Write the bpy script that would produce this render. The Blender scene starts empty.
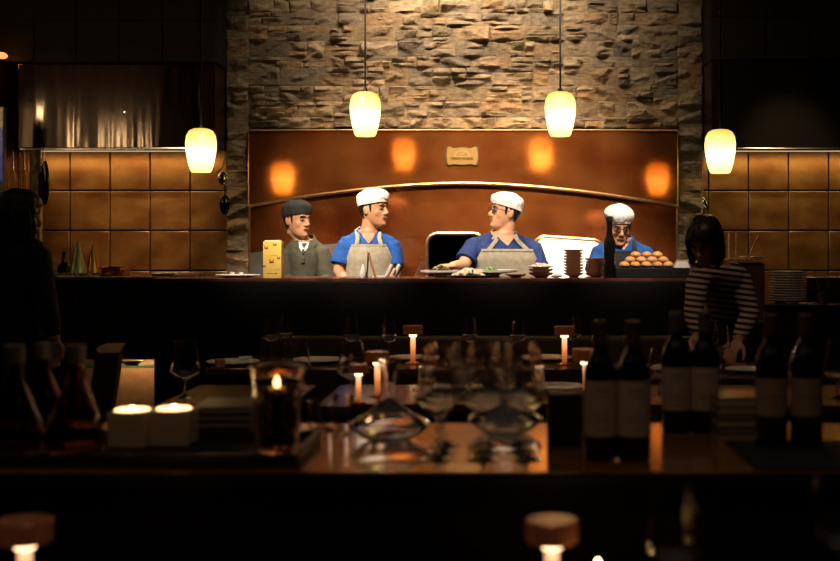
import bpy, bmesh, math, random
from mathutils import Vector, Matrix, noise
random.seed(7)
PI = math.pi
SC = bpy.context.scene
COL = SC.collection
F = 1166.67      # focal length in pixels of the 840 px frame (50 mm on 36 mm)
CX, HY, H = 495.0, 250.0, 1.30
def X(px, d): return (px - CX) * d / F
def Z(py, d): return H + (HY - py) * d / F
def P(px, py, d): return Vector((X(px, d), d, Z(py, d)))

# ------------------------------------------------------------------ materials
def mat(name, col, rough=.5, metal=0., spec=.5, emit=None, estr=0., trans=0., coat=0., ior=1.45, sheen=0.):
    m = bpy.data.materials.new(name); m.use_nodes = True
    b = m.node_tree.nodes['Principled BSDF']
    b.inputs['Base Color'].default_value = (*col, 1)
    b.inputs['Roughness'].default_value = rough
    b.inputs['Metallic'].default_value = metal
    b.inputs['Specular IOR Level'].default_value = spec
    b.inputs['IOR'].default_value = ior
    b.inputs['Transmission Weight'].default_value = trans
    b.inputs['Coat Weight'].default_value = coat
    b.inputs['Sheen Weight'].default_value = sheen
    if emit:
        b.inputs['Emission Color'].default_value = (*emit, 1)
        b.inputs['Emission Strength'].default_value = estr
    return m
def N(m, t, **kw):
    n = m.node_tree.nodes.new(t)
    for k, v in kw.items():
        if hasattr(n, k): setattr(n, k, v)
        else: n.inputs[k].default_value = v
    return n
def L(m, a, b): m.node_tree.links.new(a, b)
def B(m): return m.node_tree.nodes['Principled BSDF']
def mottle(m, c1, c2, scale=6, stretch=(1,1,1), detail=6, rough=None, bump=0., bscale=None, lo=.35, hi=.65):
    tc = N(m, 'ShaderNodeTexCoord'); mp = N(m, 'ShaderNodeMapping'); mp.inputs['Scale'].default_value = stretch
    L(m, tc.outputs['Object'], mp.inputs['Vector'])
    nz = N(m, 'ShaderNodeTexNoise'); nz.inputs['Scale'].default_value = scale; nz.inputs['Detail'].default_value = detail
    L(m, mp.outputs[0], nz.inputs['Vector'])
    r = N(m, 'ShaderNodeValToRGB'); r.color_ramp.elements[0].position = lo; r.color_ramp.elements[1].position = hi
    r.color_ramp.elements[0].color = (*c1, 1); r.color_ramp.elements[1].color = (*c2, 1)
    L(m, nz.outputs['Fac'], r.inputs[0]); L(m, r.outputs[0], B(m).inputs['Base Color'])
    if rough:
        mr = N(m, 'ShaderNodeMapRange'); mr.inputs['To Min'].default_value = rough[0]; mr.inputs['To Max'].default_value = rough[1]
        L(m, nz.outputs['Fac'], mr.inputs['Value']); L(m, mr.outputs[0], B(m).inputs['Roughness'])
    if bump:
        n2 = N(m, 'ShaderNodeTexNoise'); n2.inputs['Scale'].default_value = bscale or scale; n2.inputs['Detail'].default_value = 3
        L(m, mp.outputs[0], n2.inputs['Vector'])
        bp = N(m, 'ShaderNodeBump'); bp.inputs['Strength'].default_value = 1; bp.inputs['Distance'].default_value = bump
        L(m, n2.outputs['Fac'], bp.inputs['Height']); L(m, bp.outputs[0], B(m).inputs['Normal'])
    return m

copper = mottle(mat('copper', (.8,.3,.08), .24, .88), (.60,.15,.04), (.95,.345,.10), 2.2, (1,1,1.6), 8, rough=(.06,.15), bump=.0010, bscale=1.6)
copper_low = mottle(mat('aged_copper', (.6,.22,.07), .22, .85), (.42,.10,.028), (.86,.29,.085), 2.4, (1,1,1.2), 8, rough=(.08,.2), bump=.0012, bscale=2)
brass = mat('brass', (.9,.62,.28), .28, 1)
steel = mottle(mat('brushed_steel', (.3,.28,.26), .13, 1), (.40,.35,.30), (.52,.47,.42), 6, (1,1,.12), 3, bump=.02, bscale=2.6)
B(steel).inputs['Anisotropic'].default_value = .75; B(steel).inputs['Anisotropic Rotation'].default_value = .25
_t = N(steel, 'ShaderNodeTangent', direction_type='RADIAL', axis='Z'); L(steel, _t.outputs[0], B(steel).inputs['Tangent'])
brown_splash = mottle(mat('brown_copper', (.3,.13,.06), .3, .8), (.25,.11,.05), (.4,.19,.09), 6)
steel2 = mat('bright_steel', (.72,.70,.66), .25, 1)
greysteel = mottle(mat('dull_steel', (.5,.45,.42), .35, 1), (.42,.36,.33), (.62,.55,.5), 8)
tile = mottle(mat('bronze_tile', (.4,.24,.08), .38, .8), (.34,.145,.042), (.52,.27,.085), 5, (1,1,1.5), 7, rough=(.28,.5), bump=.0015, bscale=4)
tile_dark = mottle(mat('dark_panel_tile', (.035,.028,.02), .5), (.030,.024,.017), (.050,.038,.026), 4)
grout = mat('grout', (.012,.010,.008), .8)
dark = mat('dark_lacquer', (.013,.012,.013), .42, spec=.25)
blackm = mat('black_paint', (.010,.010,.011), .55, spec=.3)
darkwood = mottle(mat('dark_wood', (.02,.011,.006), .35), (.013,.007,.004), (.03,.016,.008), 9, (.3,3,3), 6)
station_m = mottle(mat('polished_amber_wood', (.28,.12,.035), .13, coat=.6, ior=1.6), (.20,.075,.02), (.34,.15,.045), 7, (.4,3,3), 6)
B(station_m).inputs['Coat Roughness'].default_value = .09
table_m = mottle(mat('table_wood', (.09,.035,.012), .2, ior=1.55), (.05,.018,.007), (.11,.045,.016), 9, (.4,3,3), 6)
floor_m = mottle(mat('floor_boards', (.03,.018,.01), .4), (.02,.011,.006), (.04,.023,.012), 5, (.5,4,1), 5)
wall_m = mottle(mat('dark_plaster', (.02,.014,.011), .8), (.015,.010,.008), (.028,.018,.013), 3)
redwall_m = mottle(mat('reddish_wood_panel', (.12,.035,.015), .45), (.08,.022,.01), (.15,.045,.018), 5, (1,1,.2))
ceil_m = mat('ceiling_paint', (.015,.012,.010), .9)
glass_m = mat('clear_glass', (1,1,1), .0, trans=1, ior=1.45)
lens_m = mat('spectacle_lens', (1,1,1), .0, trans=1, ior=1.08)
smoke_m = mat('smoked_glass', (.72,.58,.45), .05, trans=1, ior=1.45)
greenglass = mat('green_edge_glass', (.25,.85,.6), .05, trans=.8, ior=1.5)
china = mat('white_china', (.80,.76,.70), .22)
china_b = mat('stoneware', (.33,.20,.13), .35)
linen = mottle(mat('white_linen', (.8,.78,.75), .9), (.72,.70,.68), (.84,.82,.8), 30, bump=.002, bscale=60)
capcloth = mottle(mat('cap_cloth', (.8,.78,.78), .9), (.70,.69,.71), (.84,.82,.83), 14, bump=.004, bscale=26)
blackcloth = mat('black_cloth', (.012,.014,.013), .9)
skin = mottle(mat('skin', (.46,.22,.115), .5), (.40,.185,.095), (.50,.25,.135), 18)
skin_l = mottle(mat('skin_light', (.6,.31,.185), .5), (.53,.27,.155), (.64,.34,.205), 18)
lipm = mat('lips', (.40,.18,.11), .5)
hairm = mottle(mat('black_hair', (.008,.006,.005), .45), (.005,.004,.003), (.014,.010,.008), 60, (1,1,.15))
eyew = mat('eye_white', (.38,.33,.30), .3)
eyed = mat('iris', (.012,.007,.005), .2)
blue = mottle(mat('royal_blue_pique', (.008,.07,.30), .85), (.006,.058,.26), (.012,.085,.36), 40, bump=.001, bscale=200)
navy = mottle(mat('navy_blue_pique', (.010,.028,.13), .85), (.008,.022,.105), (.014,.036,.155), 40, bump=.001, bscale=200)
olive = mottle(mat('olive_cotton', (.055,.05,.03), .85), (.045,.042,.026), (.07,.062,.038), 30)
apron_m = mottle(mat('taupe_apron', (.30,.26,.19), .9), (.31,.275,.20), (.40,.355,.27), 40)
apron_d = mat('dark_apron', (.02,.02,.022), .9)
blackfab = mottle(mat('black_jersey', (.007,.007,.010), .85), (.005,.005,.007), (.011,.011,.015), 20)
trousers = mat('black_trousers', (.008,.008,.010), .85)
leather = mottle(mat('oxblood_leather', (.035,.011,.008), .45), (.024,.008,.006), (.045,.015,.011), 12, bump=.002, bscale=40)
wine_m = mat('dark_bottle_glass', (.006,.006,.005), .08, coat=.3)
caps_m = mat('foil_capsule', (.10,.055,.045), .4, .4)
capsg_m = mat('grey_foil_capsule', (.13,.12,.12), .4, .4)
paper = mottle(mat('label_paper', (.42,.34,.28), .8), (.38,.31,.25), (.46,.38,.31), 14)
paperd = mat('label_paper_dark', (.27,.215,.17), .8)
ink = mat('label_ink', (.03,.02,.018), .7)
wood_l = mottle(mat('light_wood', (.42,.2,.08), .5), (.34,.15,.06), (.5,.25,.1), 10, (3,3,.4))
bun_m = mottle(mat('baked_crust', (.55,.25,.08), .5), (.46,.20,.055), (.72,.42,.16), 14, lo=.3, hi=.7)
bun_m2 = bun_m
green_m = mottle(mat('herb_green', (.15,.3,.05), .6), (.06,.16,.02), (.35,.5,.15), 60)
dsalad = mottle(mat('dark_salad', (.06,.02,.02), .5), (.03,.008,.01), (.14,.05,.03), 60)
cream_f = mottle(mat('cream_food', (.75,.62,.42), .6), (.6,.4,.2), (.85,.78,.65), 40)
yellow_box = mottle(mat('yellow_card', (.85,.58,.14), .6), (.90,.56,.10), (.95,.68,.18), 6)
brownprint = mat('brown_print', (.10,.02,.01), .7)
yel = mat('banana_yellow', (.72,.5,.06), .5)
conem = mottle(mat('green_patina_metal', (.45,.5,.28), .35, .7), (.36,.42,.22), (.55,.6,.36), 10)
coprmug = mat('copper_mug', (.75,.32,.16), .25, 1)
greenpatch = mottle(mat('yellow_marble', (.5,.42,.14), .45), (.12,.09,.03), (.55,.47,.17), 9, (2,2,1), lo=.42, hi=.55)
book_a = mottle(mat('kraft_cover', (.32,.2,.1), .3, coat=.5), (.28,.17,.08), (.36,.23,.12), 8)
book_p = mat('page_edges', (.36,.31,.25), .8)
smoke_d = mat('dark_smoked_glass', (.38,.24,.16), .05, trans=1, ior=1.45)
clay = mat('dark_pebble', (.025,.016,.012), .5)
wax = mat('cream_wax', (.55,.42,.25), .5); B(wax).inputs['Subsurface Weight'].default_value = .0
def emis(name, col, s):
    return mat(name, (.3,.2,.1), .5, emit=col, estr=s)
flame_m = emis('flame', (1,.62,.22), 26)
waxpool = emis('lit_wax', (1,.62,.25), 3.6)
strip_m = emis('led_strip', (1,.78,.5), .5)
sconce_m = emis('sconce_glow', (1,.36,.10), 1.3)
blue_m = emis('blue_screen', (.05,.16,.6), .12)
stem_m = mat('lit_stem', (.6,.35,.2), .4)
# stem of a table lamp: lamp light put into its emission, fading from the top down
def grad_emis(name, stops, s, z0, z1):
    m = mat(name, (.25,.15,.08), .4)
    tc = N(m, 'ShaderNodeTexCoord'); sx = N(m, 'ShaderNodeSeparateXYZ'); L(m, tc.outputs['Object'], sx.inputs[0])
    mr = N(m, 'ShaderNodeMapRange'); mr.inputs['From Min'].default_value = z0; mr.inputs['From Max'].default_value = z1
    L(m, sx.outputs['Z'], mr.inputs['Value'])
    r = N(m, 'ShaderNodeValToRGB'); e = r.color_ramp.elements
    e[0].position = stops[0][0]; e[0].color = (*stops[0][1], 1); e[1].position = stops[-1][0]; e[1].color = (*stops[-1][1], 1)
    for p_, c_ in stops[1:-1]:
        k = e.new(p_); k.color = (*c_, 1)
    L(m, mr.outputs[0], r.inputs[0]); L(m, r.outputs[0], B(m).inputs['Emission Color'])
    B(m).inputs['Emission Strength'].default_value = s
    return m
stem_m = grad_emis('glowing_stem', [(0,(.10,.02,.005)),(.45,(.5,.13,.03)),(.8,(1,.42,.16)),(1,(1,.62,.36))], 1.25, 0, .13)
shade_m = grad_emis('pendant_glass', [(0,(.6,.42,.10)),(.12,(.85,.64,.18)),(.38,(1.0,.80,.32)),(.62,(.62,.46,.13)),(.82,(.36,.23,.045)),(1,(.26,.13,.022))], 3.3, 0, .27)
amber_m = mat('amber_shade', (.28,.10,.055), .25, metal=.5, emit=(1,.25,.08), estr=.02)

# striped jersey: stripes woven along the height of the garment
def stripes():
    m = mat('striped_jersey', (.5,.45,.4), .85)
    tc = N(m, 'ShaderNodeTexCoord'); sx = N(m, 'ShaderNodeSeparateXYZ'); L(m, tc.outputs['Object'], sx.inputs[0])
    a = N(m, 'ShaderNodeMath', operation='MULTIPLY_ADD'); a.inputs[1].default_value = .12
    L(m, sx.outputs['X'], a.inputs[0]); L(m, sx.outputs['Z'], a.inputs[2])
    b = N(m, 'ShaderNodeMath', operation='MODULO'); b.inputs[1].default_value = .030; L(m, a.outputs[0], b.inputs[0])
    c = N(m, 'ShaderNodeMath', operation='GREATER_THAN'); c.inputs[1].default_value = .015; L(m, b.outputs[0], c.inputs[0])
    mx = N(m, 'ShaderNodeMix', data_type='RGBA'); L(m, c.outputs[0], mx.inputs['Factor'])
    mx.inputs[6].default_value = (.46,.33,.23,1); mx.inputs[7].default_value = (.010,.009,.010,1)
    L(m, mx.outputs[2], B(m).inputs['Base Color'])
    return m
striped = stripes()

# ------------------------------------------------------------------ geometry helper
class G:
    def __init__(s): s.bm = bmesh.new(); s.hard = False
    def box(s, x0, x1, y0, y1, z0, z1, bev=0.):
        t = bmesh.new(); bmesh.ops.create_cube(t, size=1); s.hard = True
        for v in t.verts: v.co = Vector(((x0+x1)/2 + v.co.x*(x1-x0), (y0+y1)/2 + v.co.y*(y1-y0), (z0+z1)/2 + v.co.z*(z1-z0)))
        if bev: bmesh.ops.bevel(t, geom=t.edges[:], offset=bev, segments=2, affect='EDGES', profile=.5)
        s.merge(t); return s
    def merge(s, t, M=None):
        if M: bmesh.ops.transform(t, matrix=M, verts=t.verts)
        me = bpy.data.meshes.new('t'); t.to_mesh(me); t.free(); s.bm.from_mesh(me); bpy.data.meshes.remove(me)
    def rings(s, rs, cap=True, closed=True):
        vs = [[s.bm.verts.new(p) for p in r] for r in rs]; n = len(rs[0])
        for i in range(len(vs)-1):
            for j in range(n if closed else n-1):
                k = (j+1) % n
                s.bm.faces.new((vs[i][j], vs[i][k], vs[i+1][k], vs[i+1][j]))
        if cap:
            s.bm.faces.new(list(reversed(vs[0]))); s.bm.faces.new(vs[-1])
        return s
    def tube(s, pts, rad, seg=10, flat=None, up=None, cap=True):
        pts = [Vector(p) for p in pts]
        if not hasattr(rad, '__len__'): rad = [rad]*len(pts)
        rs = []; ref = Vector(up) if up else None
        for i, p in enumerate(pts):
            t = (pts[min(i+1, len(pts)-1)] - pts[max(i-1, 0)]).normalized()
            if ref is None: ref = Vector((0,0,1)) if abs(t.z) < .9 else Vector((1,0,0))
            a = (ref - t*ref.dot(t)).normalized(); b = t.cross(a)
            if up is None: ref = a
            r = rad[i]; ra, rb = (r if hasattr(r, '__len__') else (r, r*(flat or 1)))
            rs.append([p + a*ra*math.cos(2*PI*k/seg) + b*rb*math.sin(2*PI*k/seg) for k in range(seg)])
        s.rings(rs, cap); return s
    def lathe(s, prof, seg=28, c=(0,0,0)):
        # prof: list of (r, z); closed at the axis where r ~ 0
        c = Vector(c); vs = []
        for r, z in prof:
            if r < 1e-5: vs.append([s.bm.verts.new(c + Vector((0,0,z)))])
            else: vs.append([s.bm.verts.new(c + Vector((r*math.cos(2*PI*k/seg), r*math.sin(2*PI*k/seg), z))) for k in range(seg)])
        for i in range(len(vs)-1):
            a, b = vs[i], vs[i+1]
            for k in range(seg):
                l = (k+1) % seg
                if len(a) == 1 and len(b) == 1: continue
                if len(a) == 1: s.bm.faces.new((a[0], b[l], b[k]))
                elif len(b) == 1: s.bm.faces.new((a[k], a[l], b[0]))
                else: s.bm.faces.new((a[k], a[l], b[l], b[k]))
        return s
    def ball(s, c, r, seg=14, M=None):
        t = bmesh.new(); bmesh.ops.create_uvsphere(t, u_segments=seg, v_segments=max(6, seg*2//3), radius=1)
        r = r if hasattr(r, '__len__') else (r, r, r)
        m = Matrix.Translation(Vector(c)) @ (M or Matrix()) @ Matrix.Diagonal((*r, 1))
        s.merge(t, m); return s
    def poly(s, pts, thick):
        # polygon in local xz extruded along +y by thick
        f = [s.bm.verts.new((x, 0, z)) for x, z in pts]; b = [s.bm.verts.new((x, thick, z)) for x, z in pts]
        s.bm.faces.new(f); s.bm.faces.new(list(reversed(b))); n = len(pts)
        for i in range(n): s.bm.faces.new((f[i], b[i], b[(i+1)%n], f[(i+1)%n]))
        return s
    def build(s, name, m, parent=None, smooth=True, loc=None, rz=0, fix=True):
        if fix: bmesh.ops.recalc_face_normals(s.bm, faces=s.bm.faces)
        me = bpy.data.meshes.new(name); s.bm.to_mesh(me); s.bm.free()
        if m: me.materials.append(m)
        o = bpy.data.objects.new(name, me); COL.objects.link(o)
        if smooth:
            me.shade_smooth()
            try: me.set_sharp_from_angle(angle=math.radians(20 if s.hard else 38))
            except Exception: pass
        if parent: o.parent = parent
        if loc is not None: o.location = loc
        if rz: o.rotation_euler.z = rz
        return o
def thing(name, label, cat, loc=(0,0,0), rz=0, group=None):
    o = bpy.data.objects.new(name, None); o.empty_display_size = .05; COL.objects.link(o)
    o.location = loc; o.rotation_euler.z = rz; o['label'] = label; o['category'] = cat
    if group: o['group'] = group
    return o
def tag(o, label, cat, group=None):
    o['label'] = label; o['category'] = cat
    if group: o['group'] = group
    return o
def struct(o): o['kind'] = 'structure'; return o
def dup(root, loc, label=None, group=None, rz=None, scale=None):
    r = root.copy(); COL.objects.link(r); r.location = loc
    if label: r['label'] = label
    if group: r['group'] = group
    if rz is not None: r.rotation_euler.z = rz
    if scale: r.scale = scale
    for ch in list(root.children):
        c = ch.copy(); COL.objects.link(c); c.parent = r
        for g in ch.children:
            e = g.copy(); COL.objects.link(e); e.parent = c
    return r

# ------------------------------------------------------------------ shell of the room
DW = 8.2
XL, XR = X(18, DW), 3.4
CEIL = 3.55
struct(G().box(XL-.2, XR+.2, -2.2, 9.1, -.1, 0).build('floor', floor_m, smooth=False))
struct(G().box(XL-.2, XR+.2, -2.2, 9.1, CEIL, CEIL+.1).build('ceiling', ceil_m, smooth=False))
struct(G().box(XL-.2, XL, -2.2, 9.1, 0, CEIL).build('wall_left', redwall_m, smooth=False))
struct(G().box(XR, XR+.2, -2.2, 9.1, 0, CEIL).build('wall_right', wall_m, smooth=False))
struct(G().box(XL-.2, XR+.2, -2.3, -2.2, 0, CEIL).build('wall_front', wall_m, smooth=False))
struct(G().box(XL-.2, XR+.2, 9.0, 9.1, 0, CEIL).build('wall_rear', wall_m, smooth=False))

xs0, xs1 = X(227, DW), X(702, DW)             # stone chimney breast
xh0, xh1 = X(249, DW), X(677.5, DW)           # copper hood inside it
zh = Z(130, DW)
# tiled walls either side
def tiled(name, x0, x1, xl, step):
    g = G(); z_top = Z(150, DW); rows = [Z(y, DW) for y in (150.5, 190.5, 230.5, 270.5, 310.5)]
    k = x0
    xsn = [x for x in xl if x0 < x < x1]; xsn = [x0] + xsn + [x1]
    for i in range(len(xsn)-1):
        for j in range(len(rows)-1):
            g.box(xsn[i]+.004, xsn[i+1]-.004, DW, DW+.03, rows[j+1]+.005, rows[j]-.005, .004)
    o = struct(g.build(name, tile))
    return o
st = 40.0*DW/F
tiled('wall_back_left', XL, xs0, [X(70, DW)+st*k for k in range(-2, 5)], st)
tiled('wall_back_right', xs1, XR, [X(708.5, DW)+st*k for k in range(0, 9)], st)
struct(G().box(XL, xs0, DW+.022, 9.0, 0, CEIL).build('trim_1', grout, smooth=False))
struct(G().box(xs1, XR, DW+.022, 9.0, 0, CEIL).build('trim_2', grout, smooth=False))

# stone wall: ledger stones
def stone_wall():
    bm = bmesh.new(); cl = bm.loops.layers.float_color.new('stone'); rnd = random.Random(3)
    pal = [(.30,.235,.16),(.25,.20,.14),(.34,.27,.185),(.22,.18,.135),(.30,.215,.135),(.27,.22,.16),(.36,.28,.18),(.20,.165,.13),(.31,.25,.18),(.35,.24,.14)]
    def stone(x0, x1, z0, z1):
        w, h = x1-x0, z1-z0
        nx = max(4, int(w/.013)); nz = max(4, int(h/.010))
        pro = rnd.uniform(.0, .030); tx, tz = rnd.uniform(-.022,.022), rnd.uniform(-.016,.020)
        c = list(rnd.choice(pal)); k = rnd.uniform(.8, 1.15); c = [min(1, a*k) for a in c]
        off = Vector((rnd.random()*50, rnd.random()*50, rnd.random()*50)); amp = rnd.uniform(.010,.022)
        pls = [(rnd.uniform(-.5,.5), rnd.uniform(-.9,.9), rnd.uniform(-.004,.012)) for _ in range(4)]
        bow = rnd.uniform(-.012,.012)
        grid = []
        for j in range(nz+1):
            row = []
            for i in range(nx+1):
                u, v = i/nx, j/nz
                px = x0 + w*u; pz = z0 + h*v
                e = min(min(u, 1-u)*w, min(v, 1-v)*h)
                q = Vector((px*9, 0, pz*15)) + off; qg = Vector((px*5.5, 7, pz*9))
                nn = noise.noise(q) + .5*noise.noise(q*2.5)
                fac = min(a_*(u-.5)*w + b_*(v-.5)*h + c_ for a_, b_, c_ in pls)
                y = pro*.8 + tx*(u-.5) + tz*(v-.5) + fac + amp*nn*.7 + .012*(1-abs(noise.noise(qg))*3) + .004*noise.noise(q*6)
                y = max(y, -.004)
                if e < 1e-6:
                    y = min(y*.45, .006) - .004
                    wv = Vector((px*13, 1, pz*13)); px += noise.noise(wv)*.006; pz += noise.noise(wv+Vector((9,0,0)))*.007
                row.append(bm.verts.new((px, DW-.014-y, pz)))
            grid.append(row)
        for j in range(nz):
            for i in range(nx):
                f = bm.faces.new((grid[j][i], grid[j][i+1], grid[j+1][i+1], grid[j+1][i]))
                for lp in f.loops: lp[cl] = (*c, 1)
    def field(x0, x1, z0, z1, wmin=.07, wmax=.30, edge=0):
        z = z0
        while z < z1-.01:
            hb = rnd.choice((.055,.075,.09,.11,.13) if wmin < .09 else (.09,.12,.15)); hb = min(hb, z1-z)
            if z1-(z+hb) < .03: hb = z1-z
            x = x0
            while x < x1-.01:
                w = rnd.uniform(wmin, wmax)
                if x1-(x+w) < .06: w = x1-x
                r = rnd.random()
                if wmin < .09 and hb > .07 and r < .55:
                    n = 2 if hb < .1 or rnd.random() < .5 else 3
                    zz = z
                    cuts = sorted(rnd.uniform(.25,.75) for _ in range(n-1)) if n == 2 else [rnd.uniform(.25,.4), rnd.uniform(.58,.75)]
                    cuts = [0]+cuts+[1]
                    for a in range(n):
                        za, zb = z+hb*cuts[a], z+hb*cuts[a+1]
                        if w > .16 and rnd.random() < .4:
                            m_ = x + w*rnd.uniform(.35,.65); stone(x, m_, za, zb); stone(m_, x+w, za, zb)
                        else: stone(x, x+w, za, zb)
                else: stone(x, x+min(w, 9), z, z+hb)
                x += w
            z += hb
    field(xh0, xh1, zh+.012, CEIL)
    field(xs0, xh0, .9, CEIL, .09, .2); field(xh1, xs1, .9, CEIL, .09, .2)
    # return faces of the pier corners and the core
    me = bpy.data.meshes.new('wall_back'); 
    bm.to_mesh(me); bm.free()
    m = mat('ledger_stone', (.3,.23,.15), .85, spec=.25)
    at = N(m, 'ShaderNodeAttribute', attribute_name='stone')
    tc = N(m, 'ShaderNodeTexCoord'); nz = N(m, 'ShaderNodeTexNoise'); nz.inputs['Scale'].default_value = 22; nz.inputs['Detail'].default_value = 8
    mp = N(m, 'ShaderNodeMapping'); mp.inputs['Scale'].default_value = (1,1,2.2); L(m, tc.outputs['Object'], mp.inputs[0]); L(m, mp.outputs[0], nz.inputs['Vector'])
    r = N(m, 'ShaderNodeValToRGB'); r.color_ramp.elements[0].position = .3; r.color_ramp.elements[0].color = (.55,.5,.45,1); r.color_ramp.elements[1].position = .7; r.color_ramp.elements[1].color = (1.15,1.05,.92,1)
    L(m, nz.outputs['Fac'], r.inputs[0])
    mx = N(m, 'ShaderNodeMix', data_type='RGBA', blend_type='MULTIPLY'); mx.inputs['Factor'].default_value = 1
    L(m, at.outputs['Color'], mx.inputs[6]); L(m, r.outputs[0], mx.inputs[7]); L(m, mx.outputs[2], B(m).inputs['Base Color'])
    n2 = N(m, 'ShaderNodeTexNoise'); n2.inputs['Scale'].default_value = 38; n2.inputs['Detail'].default_value = 9; n2.inputs['Roughness'].default_value = .65; L(m, mp.outputs[0], n2.inputs['Vector'])
    bp = N(m, 'ShaderNodeBump'); bp.inputs['Strength'].default_value = .8; bp.inputs['Distance'].default_value = .012
    L(m, n2.outputs['Fac'], bp.inputs['Height']); L(m, bp.outputs[0], B(m).inputs['Normal'])
    me.materials.append(m)
    o = bpy.data.objects.new('wall_back', me); COL.objects.link(o); struct(o)
stone_wall()
core = G(); core.box(xs0+.004, xh0-.004, DW, 9.0, 0, CEIL); core.box(xh1+.004, xs1-.004, DW, 9.0, 0, CEIL); core.box(xh0-.004, xh1+.004, DW, 9.0, zh+.02, CEIL)
struct(core.build('trim_3', mat('mortar', (.05,.035,.022), .95), smooth=False))

# upper dark panels / soffit left and right, with canopy hoods below
DP = 7.9
def soffit(name, x0, x1, px_lines, py_lines):
    g = G(); xl = [x0]+[X(p, DP) for p in px_lines]+[x1]; zl = [Z(y, DP) for y in py_lines]
    g.box(x0, x1, DP+.012, DW+.05, zl[-1], CEIL)
    struct(g.build(name, grout, smooth=False))
    g = G()
    for i in range(len(xl)-1):
        for j in range(len(zl)-1):
            if xl[i+1]-xl[i] < .03: continue
            g.box(xl[i]+.004, xl[i+1]-.004, DP, DP+.02, zl[j+1]+.004, zl[j]-.004, .003)
    return g
yl = (-66,-23,20,62)
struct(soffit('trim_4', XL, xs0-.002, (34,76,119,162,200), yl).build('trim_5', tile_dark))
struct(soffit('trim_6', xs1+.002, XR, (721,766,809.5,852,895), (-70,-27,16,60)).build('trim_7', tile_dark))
def canopy(name, lab, x0, x1, ytop, split, smat):
    t = thing(name, lab, 'kitchen hood', (0,0,0))
    zt, zb = Z(ytop, DP)-.003, Z(148, DP)
    xs = [x0]+[X(s_, DP) for s_ in split]+[x1]
    for i in range(len(xs)-1):
        G().box(xs[i]+.002, xs[i+1]-.002, DP-.02, DW-.04, zb, zt, .004).build('hood_panel', smat[i], t)
    G().box(x0+.01, x1-.01, DP-.028, DP+.01, zb-.018, zb-.001, .003).build('lip', steel2, t)
    G().box(x0+.05, x1-.05, DP+.08, DP+.13, zb-.014, zb-.001).build('light_strip', strip_m, t, smooth=False)
    return t
darksteel = mat('dark_reddish_metal', (.05,.022,.014), .35, .6)
darksteel2 = mat('black_metal', (.02,.018,.016), .4, .4)
cl_ = canopy('extractor_hood', 'wide brushed steel extractor hood over the tiled wall on the left', X(19, DP), xs0-.004, 64, (200.5,), (steel, darksteel))
G().lathe([(0,0),(.014,0),(.014,.006),(.008,.010),(0,.010)], 16).build('lock_knob', steel2, cl_, loc=P(124,113,DP-.02)).rotation_euler = (PI/2,0,0)
canopy('extractor_hood', 'black extractor hood over the tiled wall on the right', xs1+.004, XR-.01, 61, (722,), (darksteel, darksteel2))

# ------------------------------------------------------------------ copper hood with ovens
hood = thing('copper_oven_hood', 'wide polished copper hood with arched brass trim set into the stone wall', 'oven', (0,0,0))
DU, DLo = DW-.03, DW-.004
def archA(px):   # lower edge of upper panel
    u = (px-463)/214.; return 183.5 + 23*abs(u)**1.75
def curveB(px):
    if px < 463: u = (463-px)/214.; return 235 + 18*u**1.5
    u = (px-463)/214.; return 235 + 27*u**1.9
def strip(y0f, y1f, d, px0, px1, thick, step=2.):
    g = G(); n = int((px1-px0)/step); rs = []
    for i in range(n+1):
        px = px0+(px1-px0)*i/n; x = X(px, DW)
        za, zb = Z(y0f(px), DW), Z(y1f(px), DW)
        rs.append([Vector((x,d,za)), Vector((x,d,(za+zb)/2)), Vector((x,d,zb)), Vector((x,d+thick,zb)), Vector((x,d+thick,za))])
    g.rings(rs); return g
strip(lambda p: 130.5, archA, DU, 249.5, 677, .02).build('upper_panel', copper, hood)
o1, o2 = (427., 484.), (534., 604.)
def oven_top(px):
    for a, b in (o1, o2):
        if a <= px <= b:
            e = min(px-a, b-px); r = 11.
            y = 233.5 if a == o1[0] else 236.5 + max(0, px-545)*.07
            return y + (r - math.sqrt(max(0, r*r-(r-e)**2)) if e < r else 0)
    return None
def low(px):
    t = oven_top(px); return min(curveB(px), t) if t else curveB(px)
strip(lambda p: archA(p)-1, low, DLo, 249.5, 677, .003, 1.).build('lower_panel', copper_low, hood)
for a, b, sm_ in ((249.5, 345., greysteel), (345., o1[0], copper_low), (o1[1], o2[0], copper_low), (o2[1], 677., brown_splash)):
    strip(lambda p: curveB(p)-.5, lambda p: 330., DLo+.002, a, b, .003).build('splash_panel', sm_, hood)
# corners left above the rounded oven mouths
for a, b in (o1, o2):
    g = G(); n = 60
    for half in (0, 1):
        pts = []
        for i in range(int(14)+1):
            px = a + i if half == 0 else b - i
            t = oven_top(px); c = curveB(px)
            if t > c: pts.append((X(px, DW), Z(c-.5, DW), Z(t, DW)))
        if len(pts) > 1:
            g.rings([[Vector((x, DLo+.002, z0)), Vector((x, DLo+.002, z1)), Vector((x, DLo+.006, z1)), Vector((x, DLo+.006, z0))] for x, z0, z1 in pts])
    if len(g.bm.verts): g.build('splash_panel', greysteel, hood)
    else: g.bm.free()
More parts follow.
